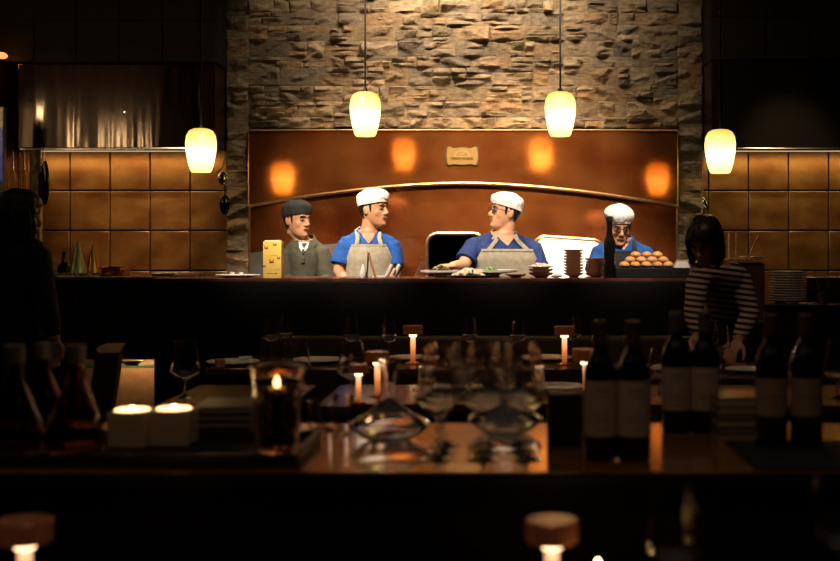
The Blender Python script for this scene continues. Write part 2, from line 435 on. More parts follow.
# trims
def trim_line(pts, r, name='trim', m=brass):
    G().tube(pts, r, 8).build(name, m, hood)
zt_, xa, xb = Z(130.5, DW), X(249.5, DW), X(677, DW)
arch_pts = [Vector((X(249.5+427.5*i/60, DW), DU-.006, Z(archA(249.5+427.5*i/60), DW))) for i in range(61)]
trim_line([(xa, DU-.004, arch_pts[0].z), (xa, DU-.004, zt_), (xb, DU-.004, zt_), (xb, DU-.004, arch_pts[-1].z)], .007)
trim_line(arch_pts, .012)
trim_line([(xa, DLo-.004, .95), (xa, DLo-.004, arch_pts[0].z)], .008); trim_line([(xb, DLo-.004, .95), (xb, DLo-.004, arch_pts[-1].z)], .008)
for p_ in range(0, 61, 4):
    G().ball((0,0,0), (.007,.004,.007), 10).build('rivet', brass, hood, loc=arch_pts[p_]+Vector((0,-.012,0)))
for k, (a, b) in enumerate((o1, o2)):
    pts = [Vector((X(a, DW), DLo-.006, .95))] + [Vector((X(a+(b-a)*i/70, DW), DLo-.006, Z(oven_top(a+(b-a)*i/70), DW))) for i in range(71)] + [Vector((X(b, DW), DLo-.006, .95))]
    fr = G().tube(pts, .014, 8).build('oven_frame', brass, hood)
    xa_, xb_ = X(a, DW), X(b, DW); zt = Z(230, DW); g = G()
    g.box(xa_-.02, xa_, DLo+.006, 8.8, .9, zt); g.box(xb_, xb_+.02, DLo+.006, 8.8, .9, zt)
    g.box(xa_-.02, xb_+.02, 8.8, 8.82, .9, zt); g.box(xa_-.02, xb_+.02, DLo+.006, 8.82, zt, zt+.02); g.box(xa_-.02, xb_+.02, DLo+.006, 8.82, .88, .9)
    g.build('oven_chamber', mat('oven_dark_lining', (.02,.015,.012), .8) if k == 0 else mat('oven_pale_lining', (.8,.76,.70), .7), hood, smooth=False)  # first chamber dark, second pale
# maker's plaque
pl = thing('maker_plaque', 'small golden plaque with an arch mark and dark lettering on the copper hood', 'sign', P(462.3,155.8,DU-.004))
k_ = DW/F
def plq(s, yo):
    t = []
    for u, v in [(-15,-8),(-13.6,-9.3),(-11.5,-8.8),(-9,-7.6),(-6,-7.6),(-3,-8.2),(0,-8.4),(3,-8.2),(6,-7.6),(9,-7.6),(11.5,-8.8),(13.6,-9.3),(15,-8),(15.6,-4),(15.8,0),(15.6,5),(14.4,9),(12,9.4),(9,8.4),(4,8.9),(0,9),(-4,8.9),(-9,8.4),(-12,9.4),(-14.4,9),(-15.6,5),(-15.8,0),(-15.6,-4)]:
        t.append((u*s*k_, -v*s*k_))
    g = G().poly(t, .006); bmesh.ops.translate(g.bm, verts=g.bm.verts, vec=(0,yo,0)); return g
plq(1.06, -.006).build('rim', mat('plaque_rim', (.95,.75,.5), .2, 1), pl)
plq(.97, -.0105).build('face', mat('plaque_gold', (.24,.15,.045), .5, .4), pl)
def text(s, size, loc, m, parent, name='lettering', rot=(PI/2,0,0), ext=.0008, sx=1.):
    c = bpy.data.curves.new(name, 'FONT'); c.body = s; c.size = size; c.extrude = ext; c.align_x = 'CENTER'; c.align_y = 'CENTER'; c.space_character = 1.15; c.offset = .0009
    o = bpy.data.objects.new('tmp', c); COL.objects.link(o)
    dg = bpy.context.evaluated_depsgraph_get(); me = bpy.data.meshes.new_from_object(o.evaluated_get(dg))
    bpy.data.objects.remove(o); me.materials.clear(); me.materials.append(m)
    q = bpy.data.objects.new(name, me); COL.objects.link(q); q.location = loc; q.rotation_euler = rot; q.parent = parent; q.scale = (sx,1,1)
    return q
text('BEECH OVENS', .0225, (-.003,-.0112,-.022), mat('plaque_ink', (.02,.008,.003), .8), pl, sx=.95)
g = G()
for r_ in (.048, .040):
    g.tube([(r_*math.cos(a)*1.15, -.011, -.006 + r_*math.sin(a)*.95) for a in [PI*i/16 for i in range(17)]], .0016, 6)
g.tube([(-.056,-.011,-.006),(.056,-.011,-.006)], .0016, 6)
g.tube([(-.02,-.011,.004),(-.006,-.011,.018),(.004,-.011,.008),(.018,-.011,.022)], .0022, 6)
g.build('arch_mark', mat('plaque_pale_gold', (.40,.30,.14), .5), pl)

# ------------------------------------------------------------------ counters
CT = 1.14
pc = thing('pass_counter', 'long black kitchen pass counter in front of the copper hood', 'counter', (0,0,0))
xc0, xc1 = X(153, 6.6), X(692, 6.6)
G().box(xc0, xc1, 6.6, 7.1, CT-.02, CT, .004).build('counter_top', mottle(mat('red_brown_stone', (.10,.04,.025), .22), (.07,.025,.015), (.16,.065,.04), 12), pc)
G().box(xc0+.01, xc1-.01, 6.585, 7.08, 0, CT-.021, .003).build('front_panel', dark, pc)
G().box(xc0+.01, xc1-.01, 7.08, 7.34, .87, .90).build('prep_shelf', greysteel, pc)
lc = thing('side_counter', 'dark side counter with lit glass shelf left of the pass', 'counter', (0,0,0))
G().box(XL+.01, xc0-.01, 6.95, 7.6, CT-.02, CT, .004).build('counter_top', mat('grey_stone', (.12,.08,.055), .25), lc)
x5, x6 = X(88, 7.2), xc0-.01
G().box(XL+.01, x5, 7.02, 7.56, 0, CT-.022).build('cabinet', darkwood, lc)
G().box(x5, x6, 7.3, 7.56, 0, CT-.022).build('back_panel', mottle(mat('ochre_panel', (.14,.075,.03), .6), (.11,.055,.022), (.17,.095,.04), 10), lc)
G().box(x5+.003, x6-.003, 7.04, 7.3, CT-.500, CT-.024).build('drawer_box', mat('dark_olive_panel', (.012,.011,.008), .6), lc)
G().box(x5+.003, x6-.003, 7.04, 7.2, Z(368,7.04), Z(368,7.04)+.012).build('glass_shelf', greenglass, lc)
rc = thing('side_counter', 'low dark counter holding plates on the right', 'counter', (0,0,0))
RT = .98
G().box(X(766,6.9), XR-.01, 6.9, 7.75, RT-.02, RT, .004).build('counter_top', mat('black_stone', (.03,.022,.017), .2), rc)
G().box(X(768,6.9), XR-.02, 6.93, 7.74, 0, RT-.021).build('cabinet', dark, rc)
bc = G().box(XL+.01, xs0-.01, 7.62, DW-.002, 0, CT-.005, .003).build('rear_counter', darkwood); tag(bc, 'dark ledge along the foot of the left tiles', 'counter')
pt = thing('wooden_partition', 'brown wooden partition behind the woman in stripes', 'partition', (0,0,0))
px0, px1 = X(694, 6.85), X(765, 6.85)
G().box(px0, px1, 6.85, 7.4, 0, Z(263,6.85), .004).build('body', mottle(mat('brown_wood_side', (.09,.035,.016), .45), (.07,.026,.012), (.11,.045,.022), 8, (3,3,.4)), pt)
G().box(px0-.02, px1-.02, 6.83, 7.4, Z(263,6.85)+.001, Z(260.5,6.85), .003).build('ledge', wood_l, pt)

# ------------------------------------------------------------------ pendants
def pendant(lab, px, yb, d):
    zb = Z(yb, d)
    sc = .945; zb += .008
    t = thing('pendant_lamp', lab, 'lamp', (X(px,d), d, zb), 0, 'pendant lamps over the pass')
    prof = [(.058,0),(.066,.012),(.080,.06),(.0925,.13),(.0955,.18),(.090,.225),(.074,.255),(.050,.268),(.020,.272),(.016,.272),(.016,.268),(.045,.262),(.070,.249),(.086,.222),(.091,.18),(.088,.13),(.076,.06),(.062,.012),(.054,0),(.058,0)]
    prof = [(a*sc, b*sc) for a, b in prof]
    G().lathe(prof, 32).build('lamp_shade', shade_m, t)
    G().ball((0,0,.12), (.03,.03,.04), 12).build('bulb', emis_bulb, t)
    G().lathe([(0,.254),(.015,.254),(.015,.268),(.006,.280),(0,.280)], 14).build('cap', blackm, t)
    G().tube([(0,0,.275),(0,0,CEIL-zb-.02)], .0055, 8).build('cord', blackm, t)
    G().lathe([(0,0),(.05,0),(.045,-.02),(0,-.02)], 18).build('ceiling_rose', blackm, t, loc=(0,0,CEIL-zb-.0))
emis_bulb = emis('bulb', (1,.75,.4), 4)
pendant('glowing amber glass pendant lamp, leftmost, in front of the left tiles', 201, 173.5, 6.85)
pendant('glowing amber glass pendant lamp over the chef in the first white cap', 365.3, 137.5, 6.75)
pendant('glowing amber glass pendant lamp right of the golden plaque', 560.3, 137.5, 6.75)
pendant('glowing amber glass pendant lamp, rightmost, above the woman in stripes', 720.2, 174.5, 6.85)

# ------------------------------------------------------------------ people
HR = [(-.119,.014,.066,-.045),(-.113,.028,.080,-.02),(-.100,.041,.087,.012),(-.082,.050,.0875,.038),(-.058,.058,.086,.062),(-.030,.064,.086,.080),(0,.0675,.0845,.091),(.028,.0705,.090,.097),(.055,.071,.0895,.097),(.078,.0655,.080,.088),(.098,.052,.061,.068),(.111,.031,.036,.041),(.117,.010,.012,.014)]
def hring(z, off=0.):
    for a, b in zip(HR, HR[1:]):
        if a[0] <= z <= b[0]:
            t = (z-a[0])/(b[0]-a[0]); r = [a[i]+(b[i]-a[i])*t for i in range(4)]; break
    else: r = list(HR[0] if z < HR[0][0] else HR[-1])
    return r[1]+off, r[2]+off, r[3]+off
def hpt(z, ang, off=0.):   # ang 0 = left ear side (+x), -90deg = face (-y)
    w, f, b = hring(z, off); c = (b - f)/2; h = (b + f)/2
    ca, sa = math.cos(ang), math.sin(ang); n = 2.25
    x = w*math.copysign(abs(ca)**(2/n), ca); y = c + h*math.copysign(abs(sa)**(2/n), sa)
    return Vector((x, y, z))
def T_rings(tor, off=0.):
    """torso: rings along pelvis -> neck, returns function (t, ang) -> point"""
    pel, neck, right, b = tor['pel'], tor['neck'], tor['right'], tor['b']
    prof = [(-.14,.135,.105),(0,.168,.118),(.25,.155,.110),(.5,.163,.115),(.70,.182,.122),(.83,.185,.112),(.91,.160,.092),(.96,.108,.076),(1.0,.074,.064),(1.08,.056,.056)]
    axis = neck - pel
    fwd = right.cross(Vector((0,0,1))).normalized()*-1
    fwd = Vector((right.y, -right.x, 0)).normalized()
    def fn(t, ang, o=off):
        for a, c in zip(prof, prof[1:]):
            if a[0] <= t <= c[0]:
                k = (t-a[0])/(c[0]-a[0]); w = a[1]+(c[1]-a[1])*k; dd = a[2]+(c[2]-a[2])*k; break
        else: w, dd = (prof[0] if t < 0 else prof[-1])[1:]
        bb = b if t < .9 else 1+(b-1)*.5
        lean = tor.get('curve', 0)*math.sin(PI*max(0,min(1,t)))
        p = pel + axis*t - fwd*lean
        w = w*tor['ws']*bb + o; dd = dd*bb*tor.get('ds',1) + o
        return p + right*(w*math.cos(ang)) + fwd*(dd*math.sin(ang))
    return fn
def remesh(bm, vox, smooth=2, wr=0., ws=9, seed=0):
    me = bpy.data.meshes.new('r'); bm.to_mesh(me); bm.free()
    o = bpy.data.objects.new('r', me); COL.objects.link(o)
    md = o.modifiers.new('m', 'REMESH'); md.mode = 'VOXEL'; md.voxel_size = vox; md.use_smooth_shade = True
    if smooth: s_ = o.modifiers.new('s', 'SMOOTH'); s_.iterations = smooth; s_.factor = .5
    dg = bpy.context.evaluated_depsgraph_get()
    nm = bpy.data.meshes.new_from_object(o.evaluated_get(dg))
    bpy.data.objects.remove(o); bpy.data.meshes.remove(me)
    if wr:
        nrm = [v.normal.copy() for v in nm.vertices]
        for v, n_ in zip(nm.vertices, nrm):
            q = Vector((v.co.x*ws*1.1+seed, v.co.y*ws, v.co.z*ws*.55 + v.co.x*ws*.6))
            v.co += n_*(wr*(1-2*abs(noise.noise(q))*1.6))
    nm.shade_smooth()
    return nm
def mesh_obj(name, me, m, parent):
    me.name = name; me.materials.clear(); me.materials.append(m)
    o = bpy.data.objects.new(name, me); COL.objects.link(o); o.parent = parent; return o
def hand(g, wrist, d, up, side, curl=.5, s=1.):
    """palm + 4 fingers + thumb; d: pointing direction, up: back-of-hand normal, side: +1/-1 thumb side"""
    d = d.normalized(); up = (up - d*up.dot(d)).normalized(); lat = d.cross(up)*side
    pe = wrist + d*.085*s
    g.tube([wrist - d*.015, wrist + d*.03*s, wrist+d*.06*s, pe], [(.016,.024),(.017,.034),(.016,.040),(.011,.038)], 12, up=up)
    for i, (lo, ln) in enumerate(((.030,.068),(.010,.076),(-.010,.071),(-.029,.056))):
        b0 = pe - d*.012 + lat*lo*s; dd = (d + lat*lo*2.2).normalized(); pts = [b0]; a = 0; c = b0
        for q in (.45,.32,.27):
            a += curl*.55; v = dd*math.cos(a) - up*math.sin(a); c = c + v*ln*q*s; pts.append(c)
        g.tube(pts, [.0095,.009,.0085,.007], 8)
    tb = wrist + d*.022*s + lat*.024
    g.tube([tb, tb+(d*.6+lat*.8-up*.2)*.032*s, tb+(d*.9+lat*.7-up*.4)*.058*s, tb+(d*1.1+lat*.55-up*.5)*.074*s], [.014,.012,.0105,.008], 8)
def person(lab, gx, gy, head, yaw, pitch, roll, shL, shR, elL, elR, wrL, wrR, skinm, shirt, pel_off=(0,0), b=1., pelz=.92, foot=(0,0),
           cap=None, hair='short', apron=None, collar=True, sleeve=.72, glasses=False, vox=.006, curl=.5, hs=1., ds=1., handdir=None, group=None, wrinkle=.005, openc=None, smile=0):
    """L = image-left joint, R = image-right joint; all world coordinates"""
    t = thing('person', lab, 'person', (gx, gy, 0), 0, group)
    O = Vector((gx, gy, 0)); loc = lambda v: Vector(v) - O
    head = loc(head); shL, shR, elL, elR, wrL, wrR = map(loc, (shL, shR, elL, elR, wrL, wrR))
    HM = Matrix.Translation(head) @ Matrix.Rotation(yaw, 4, 'Z') @ Matrix.Rotation(pitch, 4, 'X') @ Matrix.Rotation(roll, 4, 'Y') @ Matrix.Scale(hs, 4)
    right = (shR-shL); half = right.length/2; right = Vector((right.x, right.y, 0)).normalized()
    mid = (shL+shR)/2
    pel = Vector((pel_off[0], pel_off[1], pelz)); neck = mid + Vector((0,0,.055))
    neck.z = mid.z + .06
    tor = dict(pel=pel, neck=neck, right=right, b=b, ws=half/.165, ds=ds)
    fwd = Vector((right.y, -right.x, 0))
    tf = T_rings(tor)
    g = G()
    def torso(gg, off, t0, t1, seg=24, n=22):
        gg.rings([[tf(t0+(t1-t0)*i/n, 2*PI*k/seg, off) for k in range(seg)] for i in range(n+1)])
    torso(g, 0, -.14, 1.08)
    # neck
    nb = HM @ Vector((0,.022,-.075)); 
    g.tube([neck - Vector((0,0,.05)), neck.lerp(nb, .5)+Vector((0,0,.0)), nb, HM @ Vector((0,.02,-.02))], [.062*b**.5,.054*b**.5,.053*b**.5,.05], 16)
    # head
    zs = [a[0] for a in HR]; zz = []
    for a, c in zip(zs, zs[1:]): zz += [a, (a+c)/2]
    zz.append(zs[-1])
    g.rings([[HM @ hpt(z, 2*PI*k/28) for k in range(28)] for z in zz])
    def hb(c, r): g.ball(HM @ Vector(c), [q*hs for q in r], 12, HM.to_3x3().normalized().to_4x4())
    g.tube([HM @ Vector(p) for p in ((0,-.082,.014),(0,-.096,-.010),(0,-.108,-.030),(0,-.100,-.040))], [.0085*hs,.0095*hs,.0125*hs,.010*hs], 10)
    hb((.012,-.096,-.036), (.009,.010,.007)); hb((-.012,-.096,-.036), (.009,.010,.007))
    hb((0,-.084,.021), (.046,.011,.008)); hb((.036,-.058,-.030), (.022,.016,.026)); hb((-.036,-.058,-.030), (.022,.016,.026))
    hb((0,-.0865,-.061), (.022,.010,.010)); hb((0,-.082,-.098), (.020,.012,.013))
    for s_ in (-1, 1):
        hb((s_*.071,.010,-.012), (.008,.019,.031)); hb((s_*.076,.016,-.004), (.006,.012,.018))
    # arms and hands
    arms = ((shL, elL, wrL, -1), (shR, elR, wrR, 1))
    for sh, el, wr, sd in arms:
        ar = .048*b**.6
        g.tube([sh - right*sd*.03, sh.lerp(el,.12), sh.lerp(el,.5), el, el.lerp(wr,.3), el.lerp(wr,.75), wr], [ar*.95, ar*1.05, ar*.92, ar*.78, ar*.80, ar*.62, .027], 14)
        g.tube([neck + right*sd*.035 + Vector((0,0,.015)), neck.lerp(sh,.55)+Vector((0,0,.004)), sh - right*sd*.01], [.036,.040,.046], 12)
        hd = handdir[0 if sd < 0 else 1] if handdir else (wr-el)
        hand(g, wr, hd, Vector((0,0,1)) if abs(hd.normalized().z) < .8 else -fwd, sd*-1 if hd.normalized().z > -.8 else sd, curl)
    # legs
    hipo = right*.085
    legs = []
    for s_ in (-1, 1):
        h_ = pel + hipo*s_ - Vector((0,0,.04)); an = Vector((foot[0], foot[1], .08)) + right*s_*.10; kn = h_.lerp(an,.48) + fwd*.02
        legs.append((h_, kn, an))
        g.tube([h_, h_.lerp(kn,.4), kn, kn.lerp(an,.35), an, an-Vector((0,0,.05))], [.088*b**.5,.076*b**.5,.055,.052,.037,.035], 14)
    body = mesh_obj('body', remesh(g.bm, vox, 2), skinm, t)
    # trousers and shoes
    g = G()
    for h_, kn, an in legs:
        g.tube([h_+Vector((0,0,.06)), h_.lerp(kn,.4), kn, kn.lerp(an,.35), an+Vector((0,0,.0))], [.11*b**.5,.092*b**.5,.070,.066,.058], 14)
    torso(g, .010, -.14, .14, 20, 6)
    mesh_obj('trousers', remesh(g.bm, .010, 2, .004, 8), trousers, t)
    for h_, kn, an in legs:
        G().tube([an+Vector((0,0,-.042))-fwd*.05, an+Vector((0,0,-.035)), an+fwd*.09+Vector((0,0,-.045)), an+fwd*.17+Vector((0,0,-.054))], [(.034,.036),(.042,.042),(.034,.044),(.022,.034)], 12, up=(0,0,1)).build('shoe', blackm, t)
    # shirt
    g = G(); torso(g, .014, -.10, .985)
    for sh, el, wr, sd in arms:
        g.tube([neck + right*sd*.040 + Vector((0,0,.004)), neck.lerp(sh,.55)+Vector((0,0,.004)), sh - right*sd*.01], [.044,.050,.055], 12)
        ar = .048*b**.6 + .013
        if sleeve <= 1:
            e_ = sh.lerp(el, sleeve)
            g.tube([sh - right*sd*.035, sh.lerp(el,.1), sh.lerp(el,.4*sleeve), e_], [ar*.92, ar*1.05, ar*1.03, ar*1.05], 16)
        else:
            g.tube([sh - right*sd*.035, sh.lerp(el,.1), sh.lerp(el,.5), el, el.lerp(wr,.4), el.lerp(wr,.92)], [ar*.92, ar*1.05, ar*.98, ar*.86, ar*.80, ar*.55], 16)
    shirt_o = mesh_obj('shirt', remesh(g.bm, .0075, 2, wrinkle, 9, gx*3), shirt, t)
    if sleeve <= 1:
        for sh, el, wr, sd in arms:
            ar = (.048*b**.6 + .013)*1.09; e_ = sh.lerp(el, sleeve); dr = (el-sh).normalized()
            G().tube([e_-dr*.022, e_-dr*.004, e_+dr*.003], [ar, ar*1.01, ar*.97], 20).build('cuff', shirt, shirt_o)
    if collar:
        g = G(); n = 30; rs = []
        for i in range(n+1):
            a = PI/2 + .22 + (2*PI-.44)*i/n; fr = max(0, math.cos(a-PI/2)); bk = max(0, -math.cos(a-PI/2))
            def cp(r_, z_, q_=0): return neck + right*(r_*math.cos(a+q_)) + fwd*(r_*.95*math.sin(a+q_)+.004) + Vector((0,0,z_))
            rt = .062 + .008*fr; rb_ = .088 + .022*fr**2
            zt_ = .052 - .040*fr; zb_ = .010 - .062*fr**1.6; ex = (.38*(1-2*i/n))
            rs.append([cp(rb_, zb_), cp(rt, zt_, ex), cp(rt-.005, zt_-.002, ex), cp(rb_-.006, zb_)])
        g.rings(rs).build('collar', shirt, shirt_o)
        pk = G()
        pk.rings([[tf(tt, PI/2-.07, .019), tf(tt, PI/2+.07, .019), tf(tt, PI/2+.07, .024), tf(tt, PI/2-.07, .024)] for tt in (.70,.78,.86,.90)]).build('placket', shirt, shirt_o)
        for tt in (.74,.83): G().ball(tf(tt, PI/2, .027), (.005,.003,.005), 8).build('button', blackm, shirt_o)
    if collar and not openc:
        G().rings([[tf(tt, PI/2-w, .0235), tf(tt, PI/2+w, .0235), tf(tt, PI/2+w, .012), tf(tt, PI/2-w, .012)] for tt, w in ((.895,.02),(.94,.14),(.985,.36),(1.03,.5))]).build('open_neckline', skinm, shirt_o)
    if openc:   # undershirt triangle at an open collar
        G().rings([[tf(tt, PI/2-w, .020), tf(tt, PI/2+w, .020), tf(tt, PI/2+w, .014), tf(tt, PI/2-w, .014)] for tt, w in ((.84,.02),(.92,.25),(1.0,.5))]).build('undershirt', openc, shirt_o)
    # apron
    if apron:
        am, ttop, wtop = apron
        ao = bpy.data.objects.new('apron', None); 
        n, m_ = 26, 18; outer = []; inner = []
        tt0 = -.12
        for i in range(n+1):
            tt = tt0 + (ttop-tt0)*i/n; k = max(0, min(1, (tt-.42)/(ttop-.42)))
            w = 1.38 + (wtop-1.38)*k**.75
            outer.append([tf(tt, PI/2+w-2*w*j/m_, .030 + .004*math.sin(j*1.7+tt*9)*(1-k)) for j in range(m_+1)])
            inner.append([tf(tt, PI/2+w-2*w*j/m_, .025 + .004*math.sin(j*1.7+tt*9)*(1-k)) for j in range(m_+1)])
        g = G()
        g.rings([outer[i] + inner[i][::-1] for i in range(n+1)])
        ao = g.build('apron', am, t)
        for s_ in (-1, 1):
            pts = []; x0_ = abs((tf(ttop, 0, 0)-tf(ttop, PI, 0)).dot(right))/2*math.sin(wtop-.08)
            for i in range(9):
                q = i/8; tt = ttop-.02 + (.985-ttop)*q; xo = x0_ + (.060-x0_)*q
                w_ = abs((tf(tt, 0, .026)-tf(tt, PI, .026)).dot(right))/2
                pts.append(tf(tt, PI/2 - s_*math.asin(min(1, xo/w_)), .030 + .012*q))
            pts.append(neck + right*s_*.072 + Vector((0,0,.035))); pts.append(neck + right*s_*.045 - fwd*.06 + Vector((0,0,.05)))
            G().tube(pts, [(.0035,.013)]*len(pts), 8, up=fwd).build('strap', am, ao)
        hem = [tf(ttop-.004, PI/2+wtop-2*wtop*j/10, .033) for j in range(11)]
        G().tube(hem, [(.002,.009)]*11, 6, up=fwd).build('bib_hem', am, ao)
    # face details
    def fm(name, c, r, m):
        return G().ball((0,0,0), r, 12).build(name, m, body).__setattr__('matrix_local', HM @ Matrix.Translation(Vector(c)))
    for s_ in (-1, 1):
        e_ = G().ball((0,0,0), (.0145,.0065,.0062), 12).build('eye', eyew, body); e_.matrix_local = HM @ Matrix.Translation((s_*.031,-.0825,.001)) @ Matrix.Rotation(s_*.28,4,'Z')
        e_ = G().ball((0,0,0), (.0052,.003,.0052), 10).build('iris', eyed, body); e_.matrix_local = HM @ Matrix.Translation((s_*.031,-.0870,.000)) @ Matrix.Rotation(s_*.28,4,'Z')
        e_ = G().tube([(s_*.014,-.0955,.019),(s_*.030,-.0935,.025),(s_*.050,-.080,.020)], [(.002,.003),(.0026,.0032),(.0016,.002)], 8).build('eyebrow', hairm, body); e_.matrix_local = HM
        e_ = G().tube([(s_*.018,-.0885,.0065),(s_*.031,-.0895,.0095),(s_*.046,-.080,.005)], .0013, 6).build('eyelid', hairm, body); e_.matrix_local = HM
    sm = smile*.006
    e_ = G().tube([(-.024,-.090,-.0585+sm),(-.010,-.0975,-.0575),(0,-.0985,-.059),(.010,-.0975,-.0575),(.024,-.090,-.0585+sm)], [.0015,.0042,.0045,.0042,.0015], 8).build('lips', lipm, body); e_.matrix_local = HM
    # hair
    if hair == 'short':
        g = G(); rs = []
        for i in range(15):
            z = -.070 + .180*i/14; row = []
            for k in range(31):
                f0 = .40 if z < -.01 else (.16 if z < .03 else -.30); a = f0*-1 + 0
                a0 = (.62 if z < -.035 else .35 if z < -.01 else -.05 if z < .04 else -.45)
                a = a0 + (PI-2*a0)*k/30
                row.append(hpt(z, a, .007))
            inn = [HM @ (p*.93) for p in row]; rs.append([HM @ p for p in row] + inn[::-1])
        g.rings(rs); mesh_obj('hair', remesh(g.bm, .005, 2, .0015, 60), hairm, t)
        for s_ in (-1,1):   # sideburns
            G().tube([hpt(.03, -.25 if s_>0 else PI+.25, .003), hpt(-.02, -.22 if s_>0 else PI+.22, .002)], [(.010,.004),(.005,.003)], 8, up=(0,1,0)).build('sideburn', hairm, body).matrix_local = HM
    elif hair in ('bob', 'long'):
        g = G(); rs = []
        zb = -.125 if hair == 'bob' else -.30
        for i in range(28):
            z = zb + (.137-zb)*i/27; zc = max(-.045, min(.1165, z*.86)); row = []
            puff = .022 + .010*math.sin(max(0,min(1,(z+.14)/.2))*PI) + (.004 if z < -.04 else 0)
            if z < -.09: puff -= .012*(-.09-z)/.05*(.6 if hair == 'bob' else 0)
            a0 = -.62 if z < .040 else -.62 - (z-.040)/.02*.9
            a0 = max(a0, -PI/2+.02)
            for k in range(41):
                a = a0 + (PI-2*a0)*k/40
                p = hpt(zc, a, puff*(1+.12*math.sin(k*2.1+z*14))); p.z = z
                row.append(p)
            inn = [Vector((p.x*.80, p.y*.80, p.z*.94 if p.z > 0 else p.z)) for p in row]
            rs.append([HM @ p for p in row] + [HM @ p for p in inn[::-1]])
        g.ball(HM @ Vector((0,.008,.088)), (.082,.092,.045), 18, HM.to_3x3().normalized().to_4x4())
        g.rings(rs); mesh_obj('hair', remesh(g.bm, .007, 3, .0015, 45), hairm, t)
    if cap:
        cm, ch, puffy = cap
        g = G(); rs = []
        n = 12
        for i in range(n+1):
            q = i/n; z = .030 + (ch-.030)*q
            s_ = math.sqrt(max(0, 1-max(0,(q-.45)/.56)**2.2)); bulge = puffy*math.sin(min(1,q*1.25)*PI)
            row = []
            for k in range(32):
                a = 2*PI*k/32; p = hpt(.035, a, .009 + bulge); p = Vector((p.x*s_, (p.y-.006)*s_+.006, z + .016*(-math.sin(a))*(1-q) ))
                row.append(HM @ p)
            rs.append(row)
        g.rings(rs); co = mesh_obj('cap', remesh(g.bm, .0055, 2, .0035, 22, gx), cm, t)
        band = G(); rs = []
        for k in range(33):
            a = 2*PI*k/32; rr = []
            for z, off in ((.026,.010),(.052,.012),(.052,.008),(.026,.006)):
                p = hpt(.035, a, off); rr.append(HM @ Vector((p.x, p.y, z + .016*(-math.sin(a)))))
            rs.append(rr)
        band.rings(rs, cap=False).build('cap_band', cm, co)
    if glasses:
        g = G()
        for s_ in (-1, 1):
            g.tube([(s_*.032+.023*math.cos(2*PI*k/16), -.098-.000*k, .000+.016*math.sin(2*PI*k/16)) for k in range(17)], .0012, 6)
            g.tube([(s_*.055,-.098,.004),(s_*.070,-.070,.004),(s_*.076,.008,.002)], .0019, 6)
        g.tube([(-.010,-.100,.004),(.010,-.100,.004)], .0017, 6)
        go = g.build('eyeglasses', mat('spectacle_frame', (.01,.01,.012), .3), t); go.matrix_local = HM
        for s_ in (-1, 1):
            G().lathe([(0,-.0006),(.022,-.0006),(.022,.0006),(0,.0006)], 18).build('lens', lens_m, go).matrix_local = Matrix.Translation((s_*.032,-.098,0)) @ Matrix.Rotation(PI/2,4,'X') @ Matrix.Diagonal((1,.7,1,1))
    return t
R = math.radians
V = Vector
person('young man in black cap and olive shirt behind the yellow box', X(303,7.62), 7.64,
       P(297,219.5,7.58), R(52), R(2), R(0), P(289,252,7.6), P(320,251,7.62), P(285,279,7.58), P(327,279,7.58), P(291,292,7.46), P(318,293,7.46), skin, olive,
       cap=(blackcloth,.128,.002), collar=True, openc=linen, sleeve=1.2, b=.97)
person('smiling chef in white cap, bright blue polo and taupe apron looking right', X(371,7.5), 7.54,
       P(373.5,208.5,7.47), R(60), R(0), R(0), P(344.5,245,7.46), P(391.5,245,7.50), P(338.5,271,7.42), P(395,273,7.47), P(352,291,7.27), P(388,292,7.27), skin, blue,
       cap=(capcloth,.130,.006), apron=(apron_m,.87,.62), smile=.6, b=.98)
person('chef in white cap and glasses, navy polo and taupe apron, looking left', X(503,7.5), 7.54,
       P(505.5,212,7.44), R(-68), R(-8), R(0), P(474,246,7.40), P(532,248,7.48), P(463,266,7.30), P(541,276,7.45), P(452,266,7.16), P(526,293,7.27), skin_l, navy,
       cap=(capcloth,.128,.006), apron=(apron_m,.83,.66), glasses=True, smile=1, b=1.12, hs=1.0, handdir=(V((-.9,-.35,-.05)), V((-.3,-.8,-.4))))
person('chef in tall white cap and glasses looking down behind the bread rolls', X(621,7.5), 7.56,
       P(618.5,225.5,7.42), R(8), R(18), R(0), P(601,252,7.5), P(643,252,7.5), P(592,279,7.42), P(655,276,7.40), P(608,292,7.27), P(638,292,7.27), skin_l, blue,
       cap=(capcloth,.136,.013), apron=(apron_d,.86,.6), glasses=True, b=1.0)
person('woman with black bob in striped top bending over a table', X(728,6.3), 6.34,
       P(704.5,241,6.12), R(-32), R(30), R(0), P(699,277,6.12), P(738,274,6.22), P(693,309,6.02), P(750,314,6.16), P(697,336,5.94), P(738,341,5.98), skin, striped,
       pel_off=(.06,.08), foot=(.10,.06), hair='bob', collar=False, sleeve=1.2, b=.93, hs=.98, handdir=(V((0,-.5,-.85)), V((-.5,-.5,-.6))), wrinkle=.004, pelz=.88)
person('woman with long black hair in dark clothes standing at the left edge', X(14,5.8), 5.8,
       P(18,216,5.76), R(122), R(4), R(0), P(-22,251,5.88), P(37,251,5.72), P(-36,300,5.9), P(46,302,5.66), P(-30,340,5.8), P(55,340,5.62), skin, blackfab,
       hair='long', collar=False, sleeve=1.2, b=.95, pelz=.86, handdir=(V((0,0,-1)), V((.12,-.1,-1))))

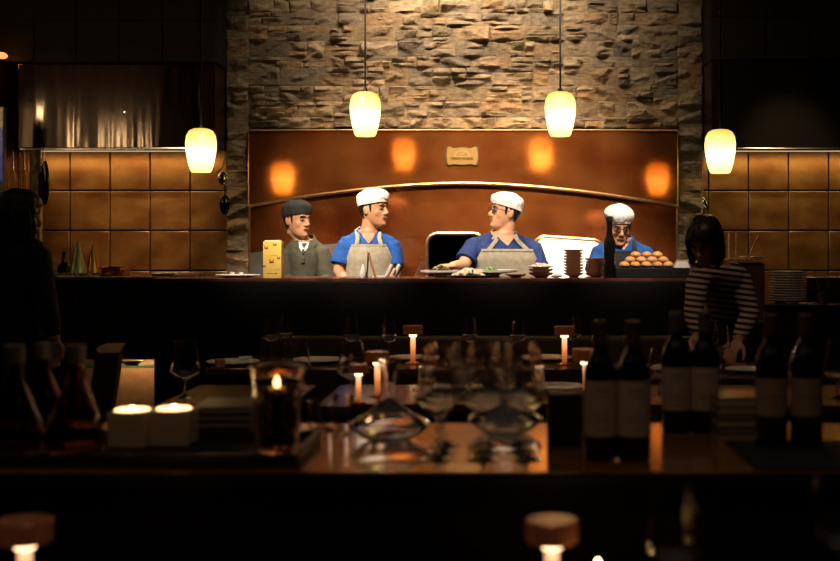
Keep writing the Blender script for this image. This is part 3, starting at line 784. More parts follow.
# ------------------------------------------------------------------ crockery and things on the pass
def plate_prof(r, h=.022, lip=.6):
    return [(0,0),(r*.55,0),(r*.6,.003),(r*.97,h),(r,h+.002),(r*.98,h+.005),(r*.6,.009),(r*.55,.007),(0,.007)]
def bowl_prof(r, h):
    return [(0,0),(r*.45,0),(r*.5,.006),(r*.85,h*.6),(r,h),(r*.97,h),(r*.80,h*.62),(r*.42,.010),(0,.010)]
def food(parent, name, m, r, n, z, s=.014, seed=1, flat=.6):
    g = G(); rn = random.Random(seed)
    for i in range(n):
        a, q = rn.random()*2*PI, math.sqrt(rn.random())*r
        g.ball((q*math.cos(a), q*math.sin(a)*.9, z + (r-q)*.45 + rn.uniform(0,.006)), (s*rn.uniform(.6,1.3), s*rn.uniform(.5,1.2), s*flat*rn.uniform(.5,1.2)), 8, Matrix.Rotation(rn.random()*3,4,'Z') @ Matrix.Rotation(rn.uniform(-.7,.7),4,'X'))
    return g.build(name, m, parent)
p1 = thing('serving_plate', 'white footed plate piled with dark salad leaves', 'plate', (X(441,6.9),6.9,CT))
G().lathe([(0,0),(.045,0),(.04,.012),(.055,.020),(.121,.030),(.124,.041),(.118,.041),(.05,.026),(0,.024)], 32).build('plate', china, p1)
food(p1, 'salad', dsalad, .062, 60, .034, .014, 2); food(p1, 'herb_leaves', green_m, .05, 14, .048, .009, 5)
p2 = thing('serving_plate', 'wide white plate with green herb garnish before the chef in glasses', 'plate', (X(490,6.98),6.98,CT))
G().lathe([(0,0),(.06,0),(.055,.010),(.075,.018),(.167,.030),(.171,.042),(.163,.042),(.07,.024),(0,.022)], 36).build('plate', china, p2)
o_ = food(p2, 'herb_leaves', green_m, .042, 40, .034, .012, 6)
p3 = thing('serving_plate', 'dark plate of pale bites at the counter edge', 'plate', (X(469,6.79),6.79,CT))
G().lathe(plate_prof(.13,.010), 36).build('plate', mat('dark_slate', (.03,.025,.022), .3), p3)
food(p3, 'pale_bites', cream_f, .09, 60, .010, .016, 9, .8)
p4 = tag(G().lathe(bowl_prof(.062,.022), 26).build('saucer', china_b, loc=(X(516,6.7),6.7,CT)), 'small brown saucer right of the pale bites', 'saucer')
# stacked two bowls with food
for i in range(2):
    b_ = G().lathe(bowl_prof(.075,.03), 26).build('stoneware_bowl', china_b, loc=(X(541,6.75),6.75,CT+.022*i))
    tag(b_, ('lower' if i == 0 else 'upper')+' brown bowl of the low pair under a white dish', 'bowl')
pd = thing('small_dish', 'white dish of pale food on two brown bowls', 'dish', (X(541,6.75),6.75,CT+.0525))
G().lathe(plate_prof(.078,.012), 26).build('dish', china, pd); food(pd, 'pale_food', cream_f, .05, 26, .010, .014, 12)
cl1 = G(); cl1.ball((0,0,.012), (.035,.025,.012), 12); tag(cl1.build('folded_napkin', linen, loc=(X(557,6.68),6.68,CT)), 'crumpled white napkin beside the tall bowl stack', 'napkin')
def stack(name, prof, seg, m, x, y, z, n, dz, labs, cat, group):
    base = G().lathe(prof, seg).build(name, m, loc=(x, y, z)); tag(base, labs[0], cat, group)
    for i in range(1, n):
        o = base.copy(); COL.objects.link(o); o.location = (x+random.uniform(-.002,.002), y+random.uniform(-.002,.002), z+dz*i)
        o['label'] = labs[2] if i == n-1 else labs[1]
stack('stoneware_bowl', bowl_prof(.062,.026), 26, china_b, X(573.5,6.85), 6.85, CT, 9, .0172, ('lowest brown bowl of the tall stack on the pass','brown bowl inside the tall stack on the pass','topmost brown bowl of the tall stack on the pass'), 'bowl', 'tall stack of bowls')
stack('stoneware_bowl', bowl_prof(.066,.026), 26, china_b, X(595.5,6.9), 6.9, CT, 6, .0172, ('lowest brown bowl of the shorter stack beside the black bottle','brown bowl inside the shorter stack beside the black bottle','topmost brown bowl of the shorter stack beside the black bottle'), 'bowl', 'shorter stack of bowls')
# tall black bottle
bt = thing('tall_bottle', 'tall black bottle on the pass between bowls and bread rolls', 'bottle', (X(609.5,6.66),6.66,CT))
G().lathe([(0,0),(.032,0),(.034,.005),(.034,.20),(.030,.215),(.019,.245),(.0165,.27),(.0165,.33),(0,.33)], 24).build('glass_body', wine_m, bt)
G().lathe([(0,.325),(.019,.325),(.019,.350),(.012,.354),(0,.354)], 20).build('stopper', blackm, bt)
# bread tray and rolls
bx0, bx1 = X(614.5,6.62), X(690,6.62)
TB = CT+.058
tr = thing('bread_tray', 'black raised tray holding the pile of bread rolls', 'tray', (0,0,0))
G().box(bx0+.01, bx1-.002, 6.63, 6.98, CT, TB, .003).build('riser', blackm, tr)
rolls = []
rn = random.Random(4)
for lay, (nx, ny) in enumerate(((5,3),(4,2),(3,1))):
    for iy in range(ny):
        for ix in range(nx):
            px = 646.5 + (ix-(nx-1)/2)*11. + rn.uniform(-.2,.2) ; d = 6.70+.03*lay+.063*iy
            rolls.append((X(px,d), d, TB+lay*.029))
def bun(seed):
    g = G(); t = bmesh.new(); bmesh.ops.create_uvsphere(t, u_segments=20, v_segments=12, radius=1)
    for v in t.verts:
        n_ = noise.noise(v.co*1.5+Vector((seed,0,0)))*.08
        z = v.co.z; v.co = Vector((v.co.x*.031*(1+n_), v.co.y*.030*(1+n_), (z*.022*(1+n_) if z > 0 else z*.014)+.014))
    g.merge(t); return g
b0 = [tag(bun(s*3.7).build('bread_roll', bun_m, loc=(0,0,0)), 'round golden bread roll in the pile on the black tray', 'bread roll', 'pile of bread rolls') for s in range(3)]
for i, p_ in enumerate(rolls):
    o = b0[i] if i < 3 else b0[i%3].copy()
    if i >= 3: COL.objects.link(o)
    o.location = p_; o.rotation_euler.z = rn.random()*6
    o['label'] = 'round golden bread roll in the '+('bottom layer' if i < 15 else 'middle layer' if i < 23 else 'top row')+' of the pile on the black tray'
g = G()
for i in range(6): g.box(-.045+.004*i, .045-.003*i, -.05, .05, .006*i, .006*i+.005, .002)
tag(g.build('folded_napkin', linen, loc=(X(682,6.72),6.75,TB)), 'white folded napkins beside the bread rolls', 'napkin')
# yellow carton
yb = thing('carton', 'tall yellow carton with small dark printed marks at the left of the pass', 'box', (X(273.5,6.66),6.66,CT))
hh = Z(241.5,6.62)-CT
G().box(-.052,.052,-.04,.04,0,hh,.002).build('carton_body', yellow_box, yb)
G().box(-.044,.040,-.034,.034,hh,hh+.008,.001).build('lid_flap', mat('pale_card', (.85,.75,.5), .7), yb)
g = G()
def mark(cx, cz, s=1.):
    for dx, w, h0, h1 in ((-.009,.003,0,.017),(-.004,.002,.004,.012),(.002,.004,.001,.009),(.008,.003,0,.016)):
        g.box(cx+(dx-w/2)*s, cx+(dx+w/2)*s, -.0415,-.0398, cz+h0*s, cz+h1*s)
    g.box(cx-.010*s, cx+.010*s, -.0415,-.0398, cz, cz+.004*s)
mark(-.034,.167); mark(.016,.186,.85); mark(-.003,.088,1.2); mark(.037,.11,.8); mark(-.046,.065,.8)
g.box(-.03,.016,-.0412,-.0398,.026,.0275); g.box(.018,.024,-.0415,-.0398,.022,.030); g.box(-.01,.03,-.0412,-.0398,.128,.1288); g.box(.01,.045,-.0412,-.0398,.048,.0488)
g.build('printed_marks', brownprint, yb, smooth=False)
# tongs, napkin, towels, spoon
tg = thing('wooden_tongs', 'pair of wooden tongs standing upright before the blue polo', 'tongs', (X(370,6.7),6.7,CT))
G().tube([(-.018,0,0),(-.013,0,.08),(-.010,0,.135)], [(.005,.003)]*3, 8).build('arm', mat('dark_wood_stick', (.05,.025,.015), .5), tg)
G().tube([(.030,0,0),(.008,0,.08),(-.008,0,.140)], [(.006,.004)]*3, 8).build('arm', wood_l, tg)
G().ball((-.009,0,.142), (.009,.007,.010), 10).build('hinge', wood_l, tg)
tag(G().lathe([(0,0),(.016,0),(.020,.012),(.018,.035),(.008,.062),(.002,.078),(0,.080)], 16).build('folded_napkin', linen, loc=(X(363,6.72),6.72,CT)), 'small white napkin cone left of the wooden tongs', 'napkin')
for i, (px, lean) in enumerate(((386.5,.032),(393.5,.034))):
    g = G().tube([(0,0,.012),(lean*.5,0,.040),(lean,0,.078)], [.012,.013,.012], 12)
    tag(g.build('rolled_towel', linen, loc=(X(px,6.7),6.7+.03*i,CT-.001)), ('left' if i == 0 else 'right')+' of two rolled white towels leaning on the pass', 'towel')
tag(G().tube([(0,0,.004),(.03,0,.05),(.042,0,.072)], [.004,.004,.009], 8).build('black_spoon', blackm, loc=(X(396,6.76),6.76,CT)), 'black spoon handle beside the rolled towels', 'spoon')
g = G().box(-.04,.04,-.02,.02,0,.012,.003); tag(g.build('small_dish', china, loc=(X(379.5,6.74),6.74,CT)), 'low white dish between tongs and rolled towels', 'dish')
wc = thing('wire_holder', 'thin steel wire holder left of the dark salad plate', 'holder', (X(422,7.0),7.0,CT))
G().tube([(-.03,0,0),(.02,0,.10),(.024,0,.104)], .003, 6).build('wire', steel2, wc); G().tube([(-.045,0,.002),(.0,.0,.002),(.03,0,.002)], .003, 6).build('wire_foot', steel2, wc)
G().tube([(-.045,.02,0),(.005,.02,.10)], .003, 6).build('wire', steel2, wc)
# ---- left back counter
gx = lambda px, d: X(px, d)
LZ = CT
cn = thing('conical_sieve', 'green-silver cone sieve standing on the left counter', 'sieve', (gx(77.5,7.3),7.3,LZ))
G().lathe([(.066,0),(.064,.004),(.010,.205),(.003,.212),(0,.212)], 28).build('cone', conem, cn)
tag(G().lathe([(.058,0),(.056,.004),(.008,.19),(.003,.198),(0,.198)], 28).build('cone_reflection', mat('orange_reflection', (.75,.38,.10), .3, .9), loc=(gx(93,7.5),7.5,LZ)), 'orange cone standing in for the reflection of the green-silver cone in the tiles', 'sieve')  # solid cone built in place of a reflection in the tiles
bo = thing('oil_bottle', 'short black bottle left of the green-silver cone', 'bottle', (gx(64,7.12),7.12,LZ))
G().lathe([(0,0),(.038,0),(.040,.01),(.038,.06),(.016,.085),(.012,.14),(.013,.15),(0,.15)], 20).build('glass_body', wine_m, bo)
for i in range(3):
    g = G().tube([(.00,0,.008),(.012,0,.04),(.028,0,.075),(.048,.0,.095)], [.008,.014,.013,.005], 10)
    tag(g.build('banana', yel, loc=(gx(51.5+3.2*i,7.2),7.2+.03*i,LZ+.002)), ('left','middle','right')[i]+' yellow banana beside the black oil bottle', 'fruit', 'bananas on the left counter')
tp = thing('round_tin', 'low round steel pan on the left counter', 'pan', (gx(114.5,7.3),7.3,LZ))
G().lathe([(0,0),(.088,0),(.092,.003),(.094,.05),(.097,.052),(.094,.055),(.089,.05),(.087,.006),(0,.006)], 32).build('pan_body', coprmug, tp)
tag(G().lathe([(0,0),(.14,0),(.15,.006),(.155,.018),(.15,.022),(.10,.026),(0,.028)], 36).build('steel_lid', steel2, loc=(gx(177,7.15),7.15,LZ)), 'wide flat steel lid on the left counter', 'lid')
tag(G().lathe(plate_prof(.13,.012), 32).build('dinner_plate', china, loc=(gx(238,6.85),6.85,CT)), 'flat pale plate left of the yellow carton', 'plate')
for i, px in enumerate((231, 240)):
    tag(G().lathe([(0,0),(.012,0),(.014,.02),(.012,.022),(.010,.004),(0,.004)], 16).build('tiny_cup', china, loc=(gx(px,6.8),6.83,CT+.0075)), ('left','right')[i]+' tiny white cup on the flat pale plate', 'cup')
rn = random.Random(11)
for i in range(9):
    g = G().ball((0,0,.012), (rn.uniform(.014,.026), .016, .012), 10)
    tag(g.build('mushroom_piece', mottle(mat('mushroom', (.3,.18,.12), .7), (.18,.09,.06), (.45,.33,.26), 30) if i == 0 else bpy.data.materials['mushroom'], loc=(gx(56+6.2*i,7.06),7.06+rn.uniform(-.02,.03),LZ)), 'brown mushroom piece strewn along the left counter edge', 'food', 'strewn mushroom pieces')
for px, w in ((66,.09),(92,.075)):
    tag(G().box(-w/2,w/2,-.03,.03,0,.006,.002).build('folded_cloth', linen, loc=(gx(px,7.0),6.985,LZ)), 'flat white cloth '+('below the green-silver cone' if px == 66 else 'below the round pan')+' on the left counter edge', 'cloth')
g = G().box(-.045,.045,-.03,.03,0,.05,.004); tag(g.build('spice_box', mat('orange_tub', (.6,.16,.04), .5), loc=(gx(45,7.25),7.25,LZ)), 'orange tub at the left end of the counter', 'box')
# hanging utensils
ZB = Z(148,7.9)-.02
def whisk(px, lab, ln):
    t = thing('whisk', lab, 'whisk', (X(px,7.82),7.82,ZB-.002))
    G().tube([(0,0,0),(0,0,-.13)], [.004,.008], 8).build('handle', steel2, t)
    g = G()
    for k in range(5):
        a = PI*k/5
        g.tube([(.03*math.cos(a)*math.sin(q), .03*math.sin(a)*math.sin(q), -.13-ln*(1-math.cos(q))/2) for q in [2*PI*i/20 for i in range(21)]], .0022, 5)
    g.build('wire_loops', brass, t)
whisk(13, 'leftmost hanging wire whisk under the steel hood', .22); whisk(24, 'hanging wire whisk next to the yellow post', .20)
ps = G().box(-.03,.03,0,.05,0,ZB-CT,.003); tag(ps.build('marbled_post', greenpatch, loc=(X(36.5,7.8),7.78,CT-.004)), 'mottled yellow post between side counter and steel hood', 'post')
def ladle(px, lab, d=7.66, ln=.20, bw=.03, bl=.12, m=wine_m):
    t = thing('ladle', lab, 'ladle', (X(px,d),d,ZB))
    G().tube([(0,0,0),(0,0,-ln)], .003, 6).build('handle', steel2, t)
    G().ball((0,0,-ln-bl/2), (bw,.014,bl/2+.01), 16).build('head', m, t)
ladle(45, 'black elongated pan hanging right of the yellow post', ln=.09, bw=.030, bl=.28)
ladle(41.5, 'thin black ladle hanging behind the black pan', d=7.715, ln=.12, bw=.02, bl=.26)
t = thing('skimmer', 'steel skimmer hanging at the right end of the left tiles', 'skimmer', (X(223,8.0),8.0,ZB))
G().tube([(-.045,0,-.14),(.0,0,-.10),(.02,0,0)], .005, 6).build('handle', steel2, t)
G().ball((.0,0,-.18), (.035,.012,.045), 14).build('bowl', steel, t); G().ball((.012,0,-.36), (.036,.012,.07), 14).build('black_pan', wine_m, t)
G().tube([(.012,0,-.2),(.012,0,-.31)], .004, 6).build('handle', blackm, t)
t = thing('hanging_ladle', 'shiny small ladle hanging above the woman in stripes', 'ladle', (X(704.5,7.9),7.9,Z(196,7.9)))
G().ball((.0,0,-.05), (.018,.012,.045), 14, Matrix.Rotation(-.45,4,'Y')).build('bowl', mat('pale_green_metal', (.6,.75,.45), .12, 1), t)
G().tube([(-.01,0,0),(-.012,0,.31)], .003, 6).build('handle', steel2, t); G().ball((-.012,0,-.10), (.012,.01,.02), 10).build('tip', steel2, t)
# ---- right side: rack of sticks, plate stack
rk = thing('wooden_rack', 'wooden rack with upright spindles on the brown partition', 'rack', (X(733,6.95),6.98,Z(260.5,6.85)))
G().box(-.11,.13,-.10,.12,0,.012,.003).build('base', wood_l, rk)
for px in (722.5, 730, 737.5): G().tube([((px-733)/F*6.95,0,.010),((px-733)/F*6.95,0,.165)], .0065, 8).build('spindle', wood_l, rk)
G().tube([(.10,.02,.010),(.135,.02,.09),(.165,.02,.15)], [(.006,.010)]*3, 8).build('leaning_slat', wood_l, rk)
stack('dinner_plate', [(0,0),(.07,0),(.075,.006),(.112,.016),(.115,.019),(.112,.022),(.07,.012),(0,.010)], 32, mat('grey_china', (.55,.50,.45), .25), X(787.5,7.1), 7.1, RT, 12, .0155, ('lowest grey plate of the tall stack on the right counter','grey plate inside the tall stack on the right counter','topmost grey plate of the tall stack on the right counter'), 'plate', 'tall stack of plates')
tag(G().lathe(plate_prof(.085,.016), 28).build('dinner_plate', china, loc=(X(757,6.95)+.03,7.2,Z(260.5,6.85)+.001)), 'white plate on the partition ledge behind the leaning slat', 'plate')
bx = thing('food_container', 'steel food container right of the plate stack', 'container', (X(812,7.25),7.25,RT))
G().box(-.055,.06,-.08,.08,0,.145,.004).build('pan_body', darksteel2, bx); G().box(-.06,.065,-.085,.085,.146,.154,.002).build('rim', steel2, bx); G().tube([(-.06,0,.154),(-.10,0,.185)], .004, 6).build('handle', steel2, bx)
bx = thing('food_container', 'steel food container at the right edge of the frame', 'container', (X(835,7.25),7.25,RT))
G().box(-.06,.10,-.08,.08,0,.145,.004).build('pan_body', darksteel2, bx); G().box(-.065,.105,-.085,.085,.146,.154,.002).build('rim', steel2, bx)
mg = thing('copper_cup', 'small copper cup holding a spoon on the right counter', 'cup', (X(822,6.98),6.98,RT))
G().lathe([(0,0),(.026,0),(.028,.004),(.024,.035),(.029,.068),(.026,.068),(.021,.036),(.024,.008),(0,.008)], 22).build('cup_body', coprmug, mg)
tag(G().tube([(0,0,.012),(-.02,0,.10),(-.048,0,.20)], [.003,.002,.003], 6).build('spoon', steel2, loc=(X(822,6.98),6.98,RT)), 'long spoon standing in the copper cup', 'spoon')
for i, (px, w) in enumerate(((791,.07),(803,.05),(812,.04))):
    tag(G().box(-w/2,w/2,-.02,.02,0,.008,.002).build('small_tray', steel2 if i != 1 else china, loc=(X(px,6.95),6.94,RT)), ('left','middle','right')[i]+' small flat tray before the plate stack', 'tray')
tag(G().lathe([(0,0),(.04,0),(.065,.02),(.067,.024),(.05,.016),(0,.014)], 24).build('dinner_plate', china, loc=(X(132,7.12),7.12,Z(368,7.04)+.013)), 'white plate on the lit green glass shelf', 'plate')
# left edge screen and sconce
sc_ = thing('wall_screen', 'narrow grey framed screen glowing blue at the left edge', 'screen', (X(-2,7.5),7.5,Z(200,7.5)))
G().box(-.06,.035,0,.05,0,.60,.004).build('housing', mat('grey_metal', (.25,.25,.26), .4, .6), sc_); G().box(-.05,.030,-.006,-.001,.12,.46).build('display', blue_m, sc_, smooth=False)
tube_m = emis('tube_glow', (1,.62,.30), 9)
ts = None
for yy, lab in ((7.25,'nearest the tiles'),(6.6,'second from the tiles'),(5.75,'third from the tiles'),(5.12,'farthest from the tiles')):  # out-of-view tubes added so the steel hood shows vertical streaks
    if ts is None:
        ts = thing('added_streak_tube', 'slim unseen tube added on the left wall to streak the steel hood, '+lab, 'lamp', (XL,yy,1.95), 0, 'tubes added on the left wall for hood streaks')
        G().box(.001,.02,-.03,.03,-.02,.42,.003).build('bracket', blackm, ts); G().tube([(.035,0,0),(.035,0,.38)], .010, 12).build('glass_tube', tube_m, ts)
    else: dup(ts, (XL,yy,1.95), 'slim unseen tube added on the left wall to streak the steel hood, '+lab)
ss = thing('wall_sconce', 'dim orange sconce high on the left wall', 'lamp', (XL,7.8,Z(57,7.8)))
G().box(.001,.03,-.07,.07,-.02,.02,.004).build('bracket', blackm, ss); G().ball((.055,0,.01), (.035,.05,.022), 14).build('sconce_shade', sconce_m, ss)

# ------------------------------------------------------------------ dining area
bq = thing('banquette', 'long dark banquette in front of the pass counter', 'bench', (0,0,0))
bx0_, bx1_ = X(262,6.2), X(700,6.2)
G().box(bx0_, bx1_, 6.12, 6.24, .40, Z(337,6.12), .02).build('backrest', mat('brown_leatherette', (.045,.028,.02), .4), bq)
G().box(bx0_, bx1_, 5.98, 6.12, .12, .44, .02).build('seat', blackcloth, bq)
def table(lab, px0, px1, d0, d1, z, ov=.0):
    xa_, xb_ = X(px0, d0), X(px1, d0); cx, cy = (xa_+xb_)/2, (d0+d1)/2; w, h = (xb_-xa_)/2, (d1-d0)/2
    t = thing('dining_table', lab, 'table', (cx, cy, 0))
    G().box(-w, w, -h, h, z-.03, z, .004).build('tabletop', table_m, t)
    for sx in (-1,1):
        for sy in (-1,1): G().box(sx*(w-.05)-.02, sx*(w-.05)+.02, sy*(h-.05)-.02, sy*(h-.05)+.02, 0, z-.031).build('leg', blackm, t)
    return t
TZ = .76; TN = .78
table('dark dining table before the banquette under the pair of wine glasses on the left', 205, 352, 5.3, 5.9, TZ)
table('dark dining table before the banquette with the first glowing lamp', 366, 486, 5.3, 5.9, TZ)
table('dark dining table before the banquette with the lamp nearest the bowl stacks', 500, 612, 5.3, 5.9, TZ)
table('dark dining table where the woman in stripes bends over', 624, 790, 4.9, 5.6, TZ)
table('nearer dining table with one large wine glass on the left', 158, 291, 3.94, 4.5, TN)
table('nearer dining table with two glowing lamp stems', 318, 465, 3.94, 4.5, TN)
table('nearer dining table behind the wine bottles', 535, 700, 3.94, 4.5, TN)
table('dining table at the right edge behind the last bottles', 745, 900, 3.9, 4.5, TN)
# wine glass (angular bowl)
def wineglass(lab, loc, h=.22, rb=.043, rr=.031, rf=.036, group=None, zb=.095, wine=False):
    t = thing('wine_glass', lab, 'wine glass', loc, 0, group)
    e = .0011; zw = zb+.028
    G().lathe([(0,0),(rf,0),(rf,.0015),(rf*.4,.004),(.006,.009),(.0045,.012),(0,.012)], 24).build('foot', glass_m, t)
    G().lathe([(0,.0121),(.0042,.0121),(.0032,.03),(.0032,zb-.015),(.005,zb-.002),(0,zb-.001)], 12).build('stem', glass_m, t)
    G().lathe([(0,zb),(.010,zb+.001),(rb*.72,zb+.013),(rb*.97,zw),(rb,zw+.006),(rb*.97,zw+.02),(rr,h),(rr-e,h),(rb*.97-e,zw+.02),(rb-e,zw+.006),(rb*.97-e,zw+.001),(rb*.70,zb+.0155),(.008,zb+.004),(0,zb+.004)], 28).build('bowl', glass_m, t)
    return t
wg = wineglass('wine glass, left of the pair on the far left table', (X(271,5.6),5.6,TZ), h=.215, rb=.041, rr=.030)
far = [(285.5,5.78,'wine glass, right of the pair on the far left table'),(351.5,5.6,'wine glass alone left of the first glowing lamp'),(389,5.55,'wine glass just left of the lit amber lamp'),(470,5.6,'wine glass alone below the dark salad plate'),(517.5,5.55,'wine glass below the brown saucer'),
       (599,5.5,'wine glass right of the second lit amber lamp'),(631,5.45,'wine glass below the bread tray'),(709,5.25,'left wine glass below the woman in stripes'),(721,5.0,'larger right wine glass below the woman in stripes'),(573,5.7,'wine glass right behind the second lit amber lamp')]
for px, d, lab in far: dup(wg, (X(px,d),d,TZ), lab, rz=random.random())
n1 = wineglass('large empty wine glass alone on the near left table', (X(185,4.12),4.12,TN), h=.20, rb=.052, rr=.036, zb=.06)
dup(n1, (X(352,4.1),4.1,TN), 'large wine glass beside the left lamp stem'); dup(n1, (X(838,4.1),4.1,TN), 'large wine glass cut by the right edge')
dup(n1, (X(298,4.3),4.3,TN), 'large wine glass behind the pebble vase', scale=(.9,.9,.9)); dup(n1, (X(660,4.2),4.2,TN), 'large wine glass behind the middle wine bottles', scale=(.85,.85,.85))
# plates in the dining area
dp = tag(G().lathe(plate_prof(.125,.014), 32).build('dinner_plate', china, loc=(X(233,5.5),5.5,TZ)), 'white plate with a napkin on the far left table', 'plate')
for px, d, z, lab, s in ((318,5.6,TZ,'wide white plate between far left glasses',1.05),(411,5.72,TZ,'white plate under the first lit amber lamp',.9),(548,5.72,TZ,'white plate left of the second lit amber lamp',1.0),(672,5.2,TZ,'white plate on the table below the bread tray',1.1),(748,5.15,TZ,'white plate right of the larger glasses',.8),
                       (446,4.2,TN,'white plate on the near table behind the balloon glasses',1.0),(558,4.33,TN,'white plate left of the wine bottle pair',.8)):
    o = dp.copy(); COL.objects.link(o); o.location = (X(px,d),d,z); o['label'] = lab; o.scale = (s,s,1)
g = G().box(-.07,.07,-.03,.03,0,.012,.004); g.tube([(.03,0,.02),(.08,0,.026),(.09,0,.03)], [.012,.008,.003], 8)
tag(g.build('folded_napkin', linen, loc=(X(234,5.5),5.48,TZ+.0085)), 'pale napkin lying on the far left plate', 'napkin')
tag(G().box(-.022,.022,-.012,.012,0,.04,.003).build('place_card', mat('pink_card', (.5,.2,.12), .6), loc=(X(219,5.34),5.36,TZ), rz=.4), 'small reddish place card beside the far left plate', 'card')
tag(G().lathe([(0,0),(.009,0),(.016,.04),(.0155,.04),(.008,.003),(0,.003)], 16).build('shot_glass', glass_m, loc=(X(594,5.42),5.42,TZ)), 'tiny shot glass between second lamp and wine glass', 'glass')
# table lamps
def lamp(lab, px, d, z, s=1., first=None):
    loc = (X(px,d),d,z)
    if first: return dup(first, loc, lab, scale=(s,s,s))
    t = thing('table_lamp', lab, 'lamp', loc, 0, 'cordless table lamps')
    G().lathe([(0,0),(.035,0),(.036,.004),(.014,.010),(0,.010)], 24).build('base', coprmug, t)
    G().tube([(0,0,.010),(0,0,.128)], .012, 16).build('stem', stem_m, t)
    G().lathe([(0,.140),(.045,.140),(.048,.143),(.048,.178),(.045,.181),(0,.181)], 28).build('lamp_shade', amber_m, t)
    G().lathe([(0,.129),(.018,.129),(.018,.139),(0,.139)], 20).build('light_ring', emis('lamp_ring', (1,.6,.3), 5), t)
    return t
lm = lamp('small amber disc lamp with glowing stem on the far table under the wooden tongs', 413, 5.55, TZ)
lamp('small amber disc lamp with glowing stem on the far table below the bowls', 564.5, 5.5, TZ, 1, lm)
lamp('glowing stem lamp, left of two, on the near table', 358.5, 3.98, TN, .72, lm)
lamp('glowing stem lamp, right of two, on the near table', 377.5, 4.15, TN, .88, lm)
lamp('dim amber lamp partly behind the left wine bottle', 586, 4.0, TN, 1, lm)

# chair
ch = thing('dining_chair', 'dark red leather high-back chair on the left', 'chair', (X(100,4.7)-.241,4.64,0), R(-75))
G().rings([[V((x,.20+lean-.03*math.cos(x*6),z)) for x in (-.24,-.12,0,.12,.24)]+[V((x,.27+lean,z)) for x in (.24,.12,0,-.12,-.24)] for z, lean in ((.42,0),(.6,.02),(.8,.05),(.88,.06),(.905,.065))]).build('backrest', leather, ch)
G().box(-.25,.25,-.25,.24,.36,.47,.03).build('seat', leather, ch)
for sx in (-.2,.2):
    for sy in (-.2,.2): G().tube([(sx,sy,0),(sx,sy,.36)], [.014,.02], 8).build('leg', blackm, ch)
for px, d, lab in ((255,4.85,'dark chair at the far left table, behind the vase'),(432,4.85,'dark chair behind the balloon glasses'),(545,4.85,'dark chair left of the wine bottle pair')):
    pass

# ------------------------------------------------------------------ service station
SZ = .84
stn = thing('service_station', 'long polished service table reflecting the copper hood in the foreground', 'table', (0,0,0))
G().box(-1.45, 1.30, 2.418, 3.10, SZ-.004, SZ, .001).build('tabletop', station_m, stn)
G().box(-1.452, 1.302, 2.414, 3.104, SZ-.034, SZ-.0045, .003).build('edge_band', dark, stn)
G().box(-1.42, 1.27, 2.44, 3.08, 0, SZ-.0345).build('cabinet', dark, stn)
ty = thing('serving_tray', 'large black tray holding candles and carafes on the left', 'tray', (0,0,SZ))
ax, bx_ = -1.42, X(301,2.5)
G().box(ax, bx_, 2.45, 2.79, .001, .010, .003).build('tray_base', dark, ty)
for a in ((ax,bx_,2.45,2.465),(ax,bx_,2.775,2.79)): G().box(*a, .0105, .030, .003).build('rim', darkwood, ty)
for a in ((bx_-.015,bx_,2.466,2.774),(ax,ax+.015,2.466,2.774)): G().box(*a, .0105, .030, .003).build('rim', darkwood, ty)
tag(G().box(X(757,2.43), 1.28, 2.43, 2.78, .001, .007, .002).build('added_dark_mat', blackcloth, loc=(0,0,SZ)), 'wide black mat added to darken the table under the right-hand pair of wine bottles', 'mat')  # added to keep the right end of the table from reflecting orange
T0 = SZ+.0105
def cube_candle(lab, px, d):
    t = thing('candle', lab, 'candle', (X(px,d),d,T0))
    G().box(-.046,.046,-.046,.046,0,.082,.006).build('wax_block', wax, t)
    G().lathe([(0,.0825),(.040,.0825),(.038,.085),(0,.0845)], 24).build('lit_wax_pool', waxpool, t)
    G().lathe([(0,.0855),(.006,.0862),(.006,.088),(.003,.090),(0,.0905)], 10).build('flame', flame_m, t)
cube_candle('square cream candle, left of the pair on the black tray', 132.5, 2.68)
cube_candle('square cream candle, right of the pair on the black tray', 174, 2.70)
VS=1.07
vs = thing('glass_vase', 'smoked glass vase of dark pebbles with a candle flame on top', 'vase', (X(277,2.62),2.62,T0))
G().lathe([(0,0),(.044,0),(.046,.004),(.048,.06),(.052,.13),(.058,.178),(.061,.182),(.055,.178),(.048,.13),(.044,.06),(.042,.008),(0,.008)], 32).build('vase_body', smoke_m, vs); vs.scale = (1.08,1.08,1.06)
rn = random.Random(8)
for i in range(60):
    a, q = rn.random()*2*PI, rn.random()**.5*.032
    if i == 0: pb0 = tag(G().ball((0,0,0), (.011,.009,.008), 10).build('pebble', clay, loc=(0,0,0)), 'dark pebble inside the smoked glass vase', 'pebble', 'pebbles in the vase'); o = pb0
    else: o = pb0.copy(); COL.objects.link(o)
    o.location = (X(277,2.62)+q*math.cos(a), 2.62+q*math.sin(a), T0+.018+.117*i/60); o.rotation_euler = (rn.random()*3, rn.random()*3, rn.random()*3)
tl = thing('tealight', 'lit tealight on the pebbles in the smoked glass vase', 'candle', (X(277,2.62),2.62,T0+.128))
G().lathe([(0,0),(.019,0),(.019,.014),(0,.014)], 18).build('wax', wax, tl); G().lathe([(0,.0145),(.005,.018),(.0075,.026),(.004,.038),(0,.046)], 10).build('flame', flame_m, tl)
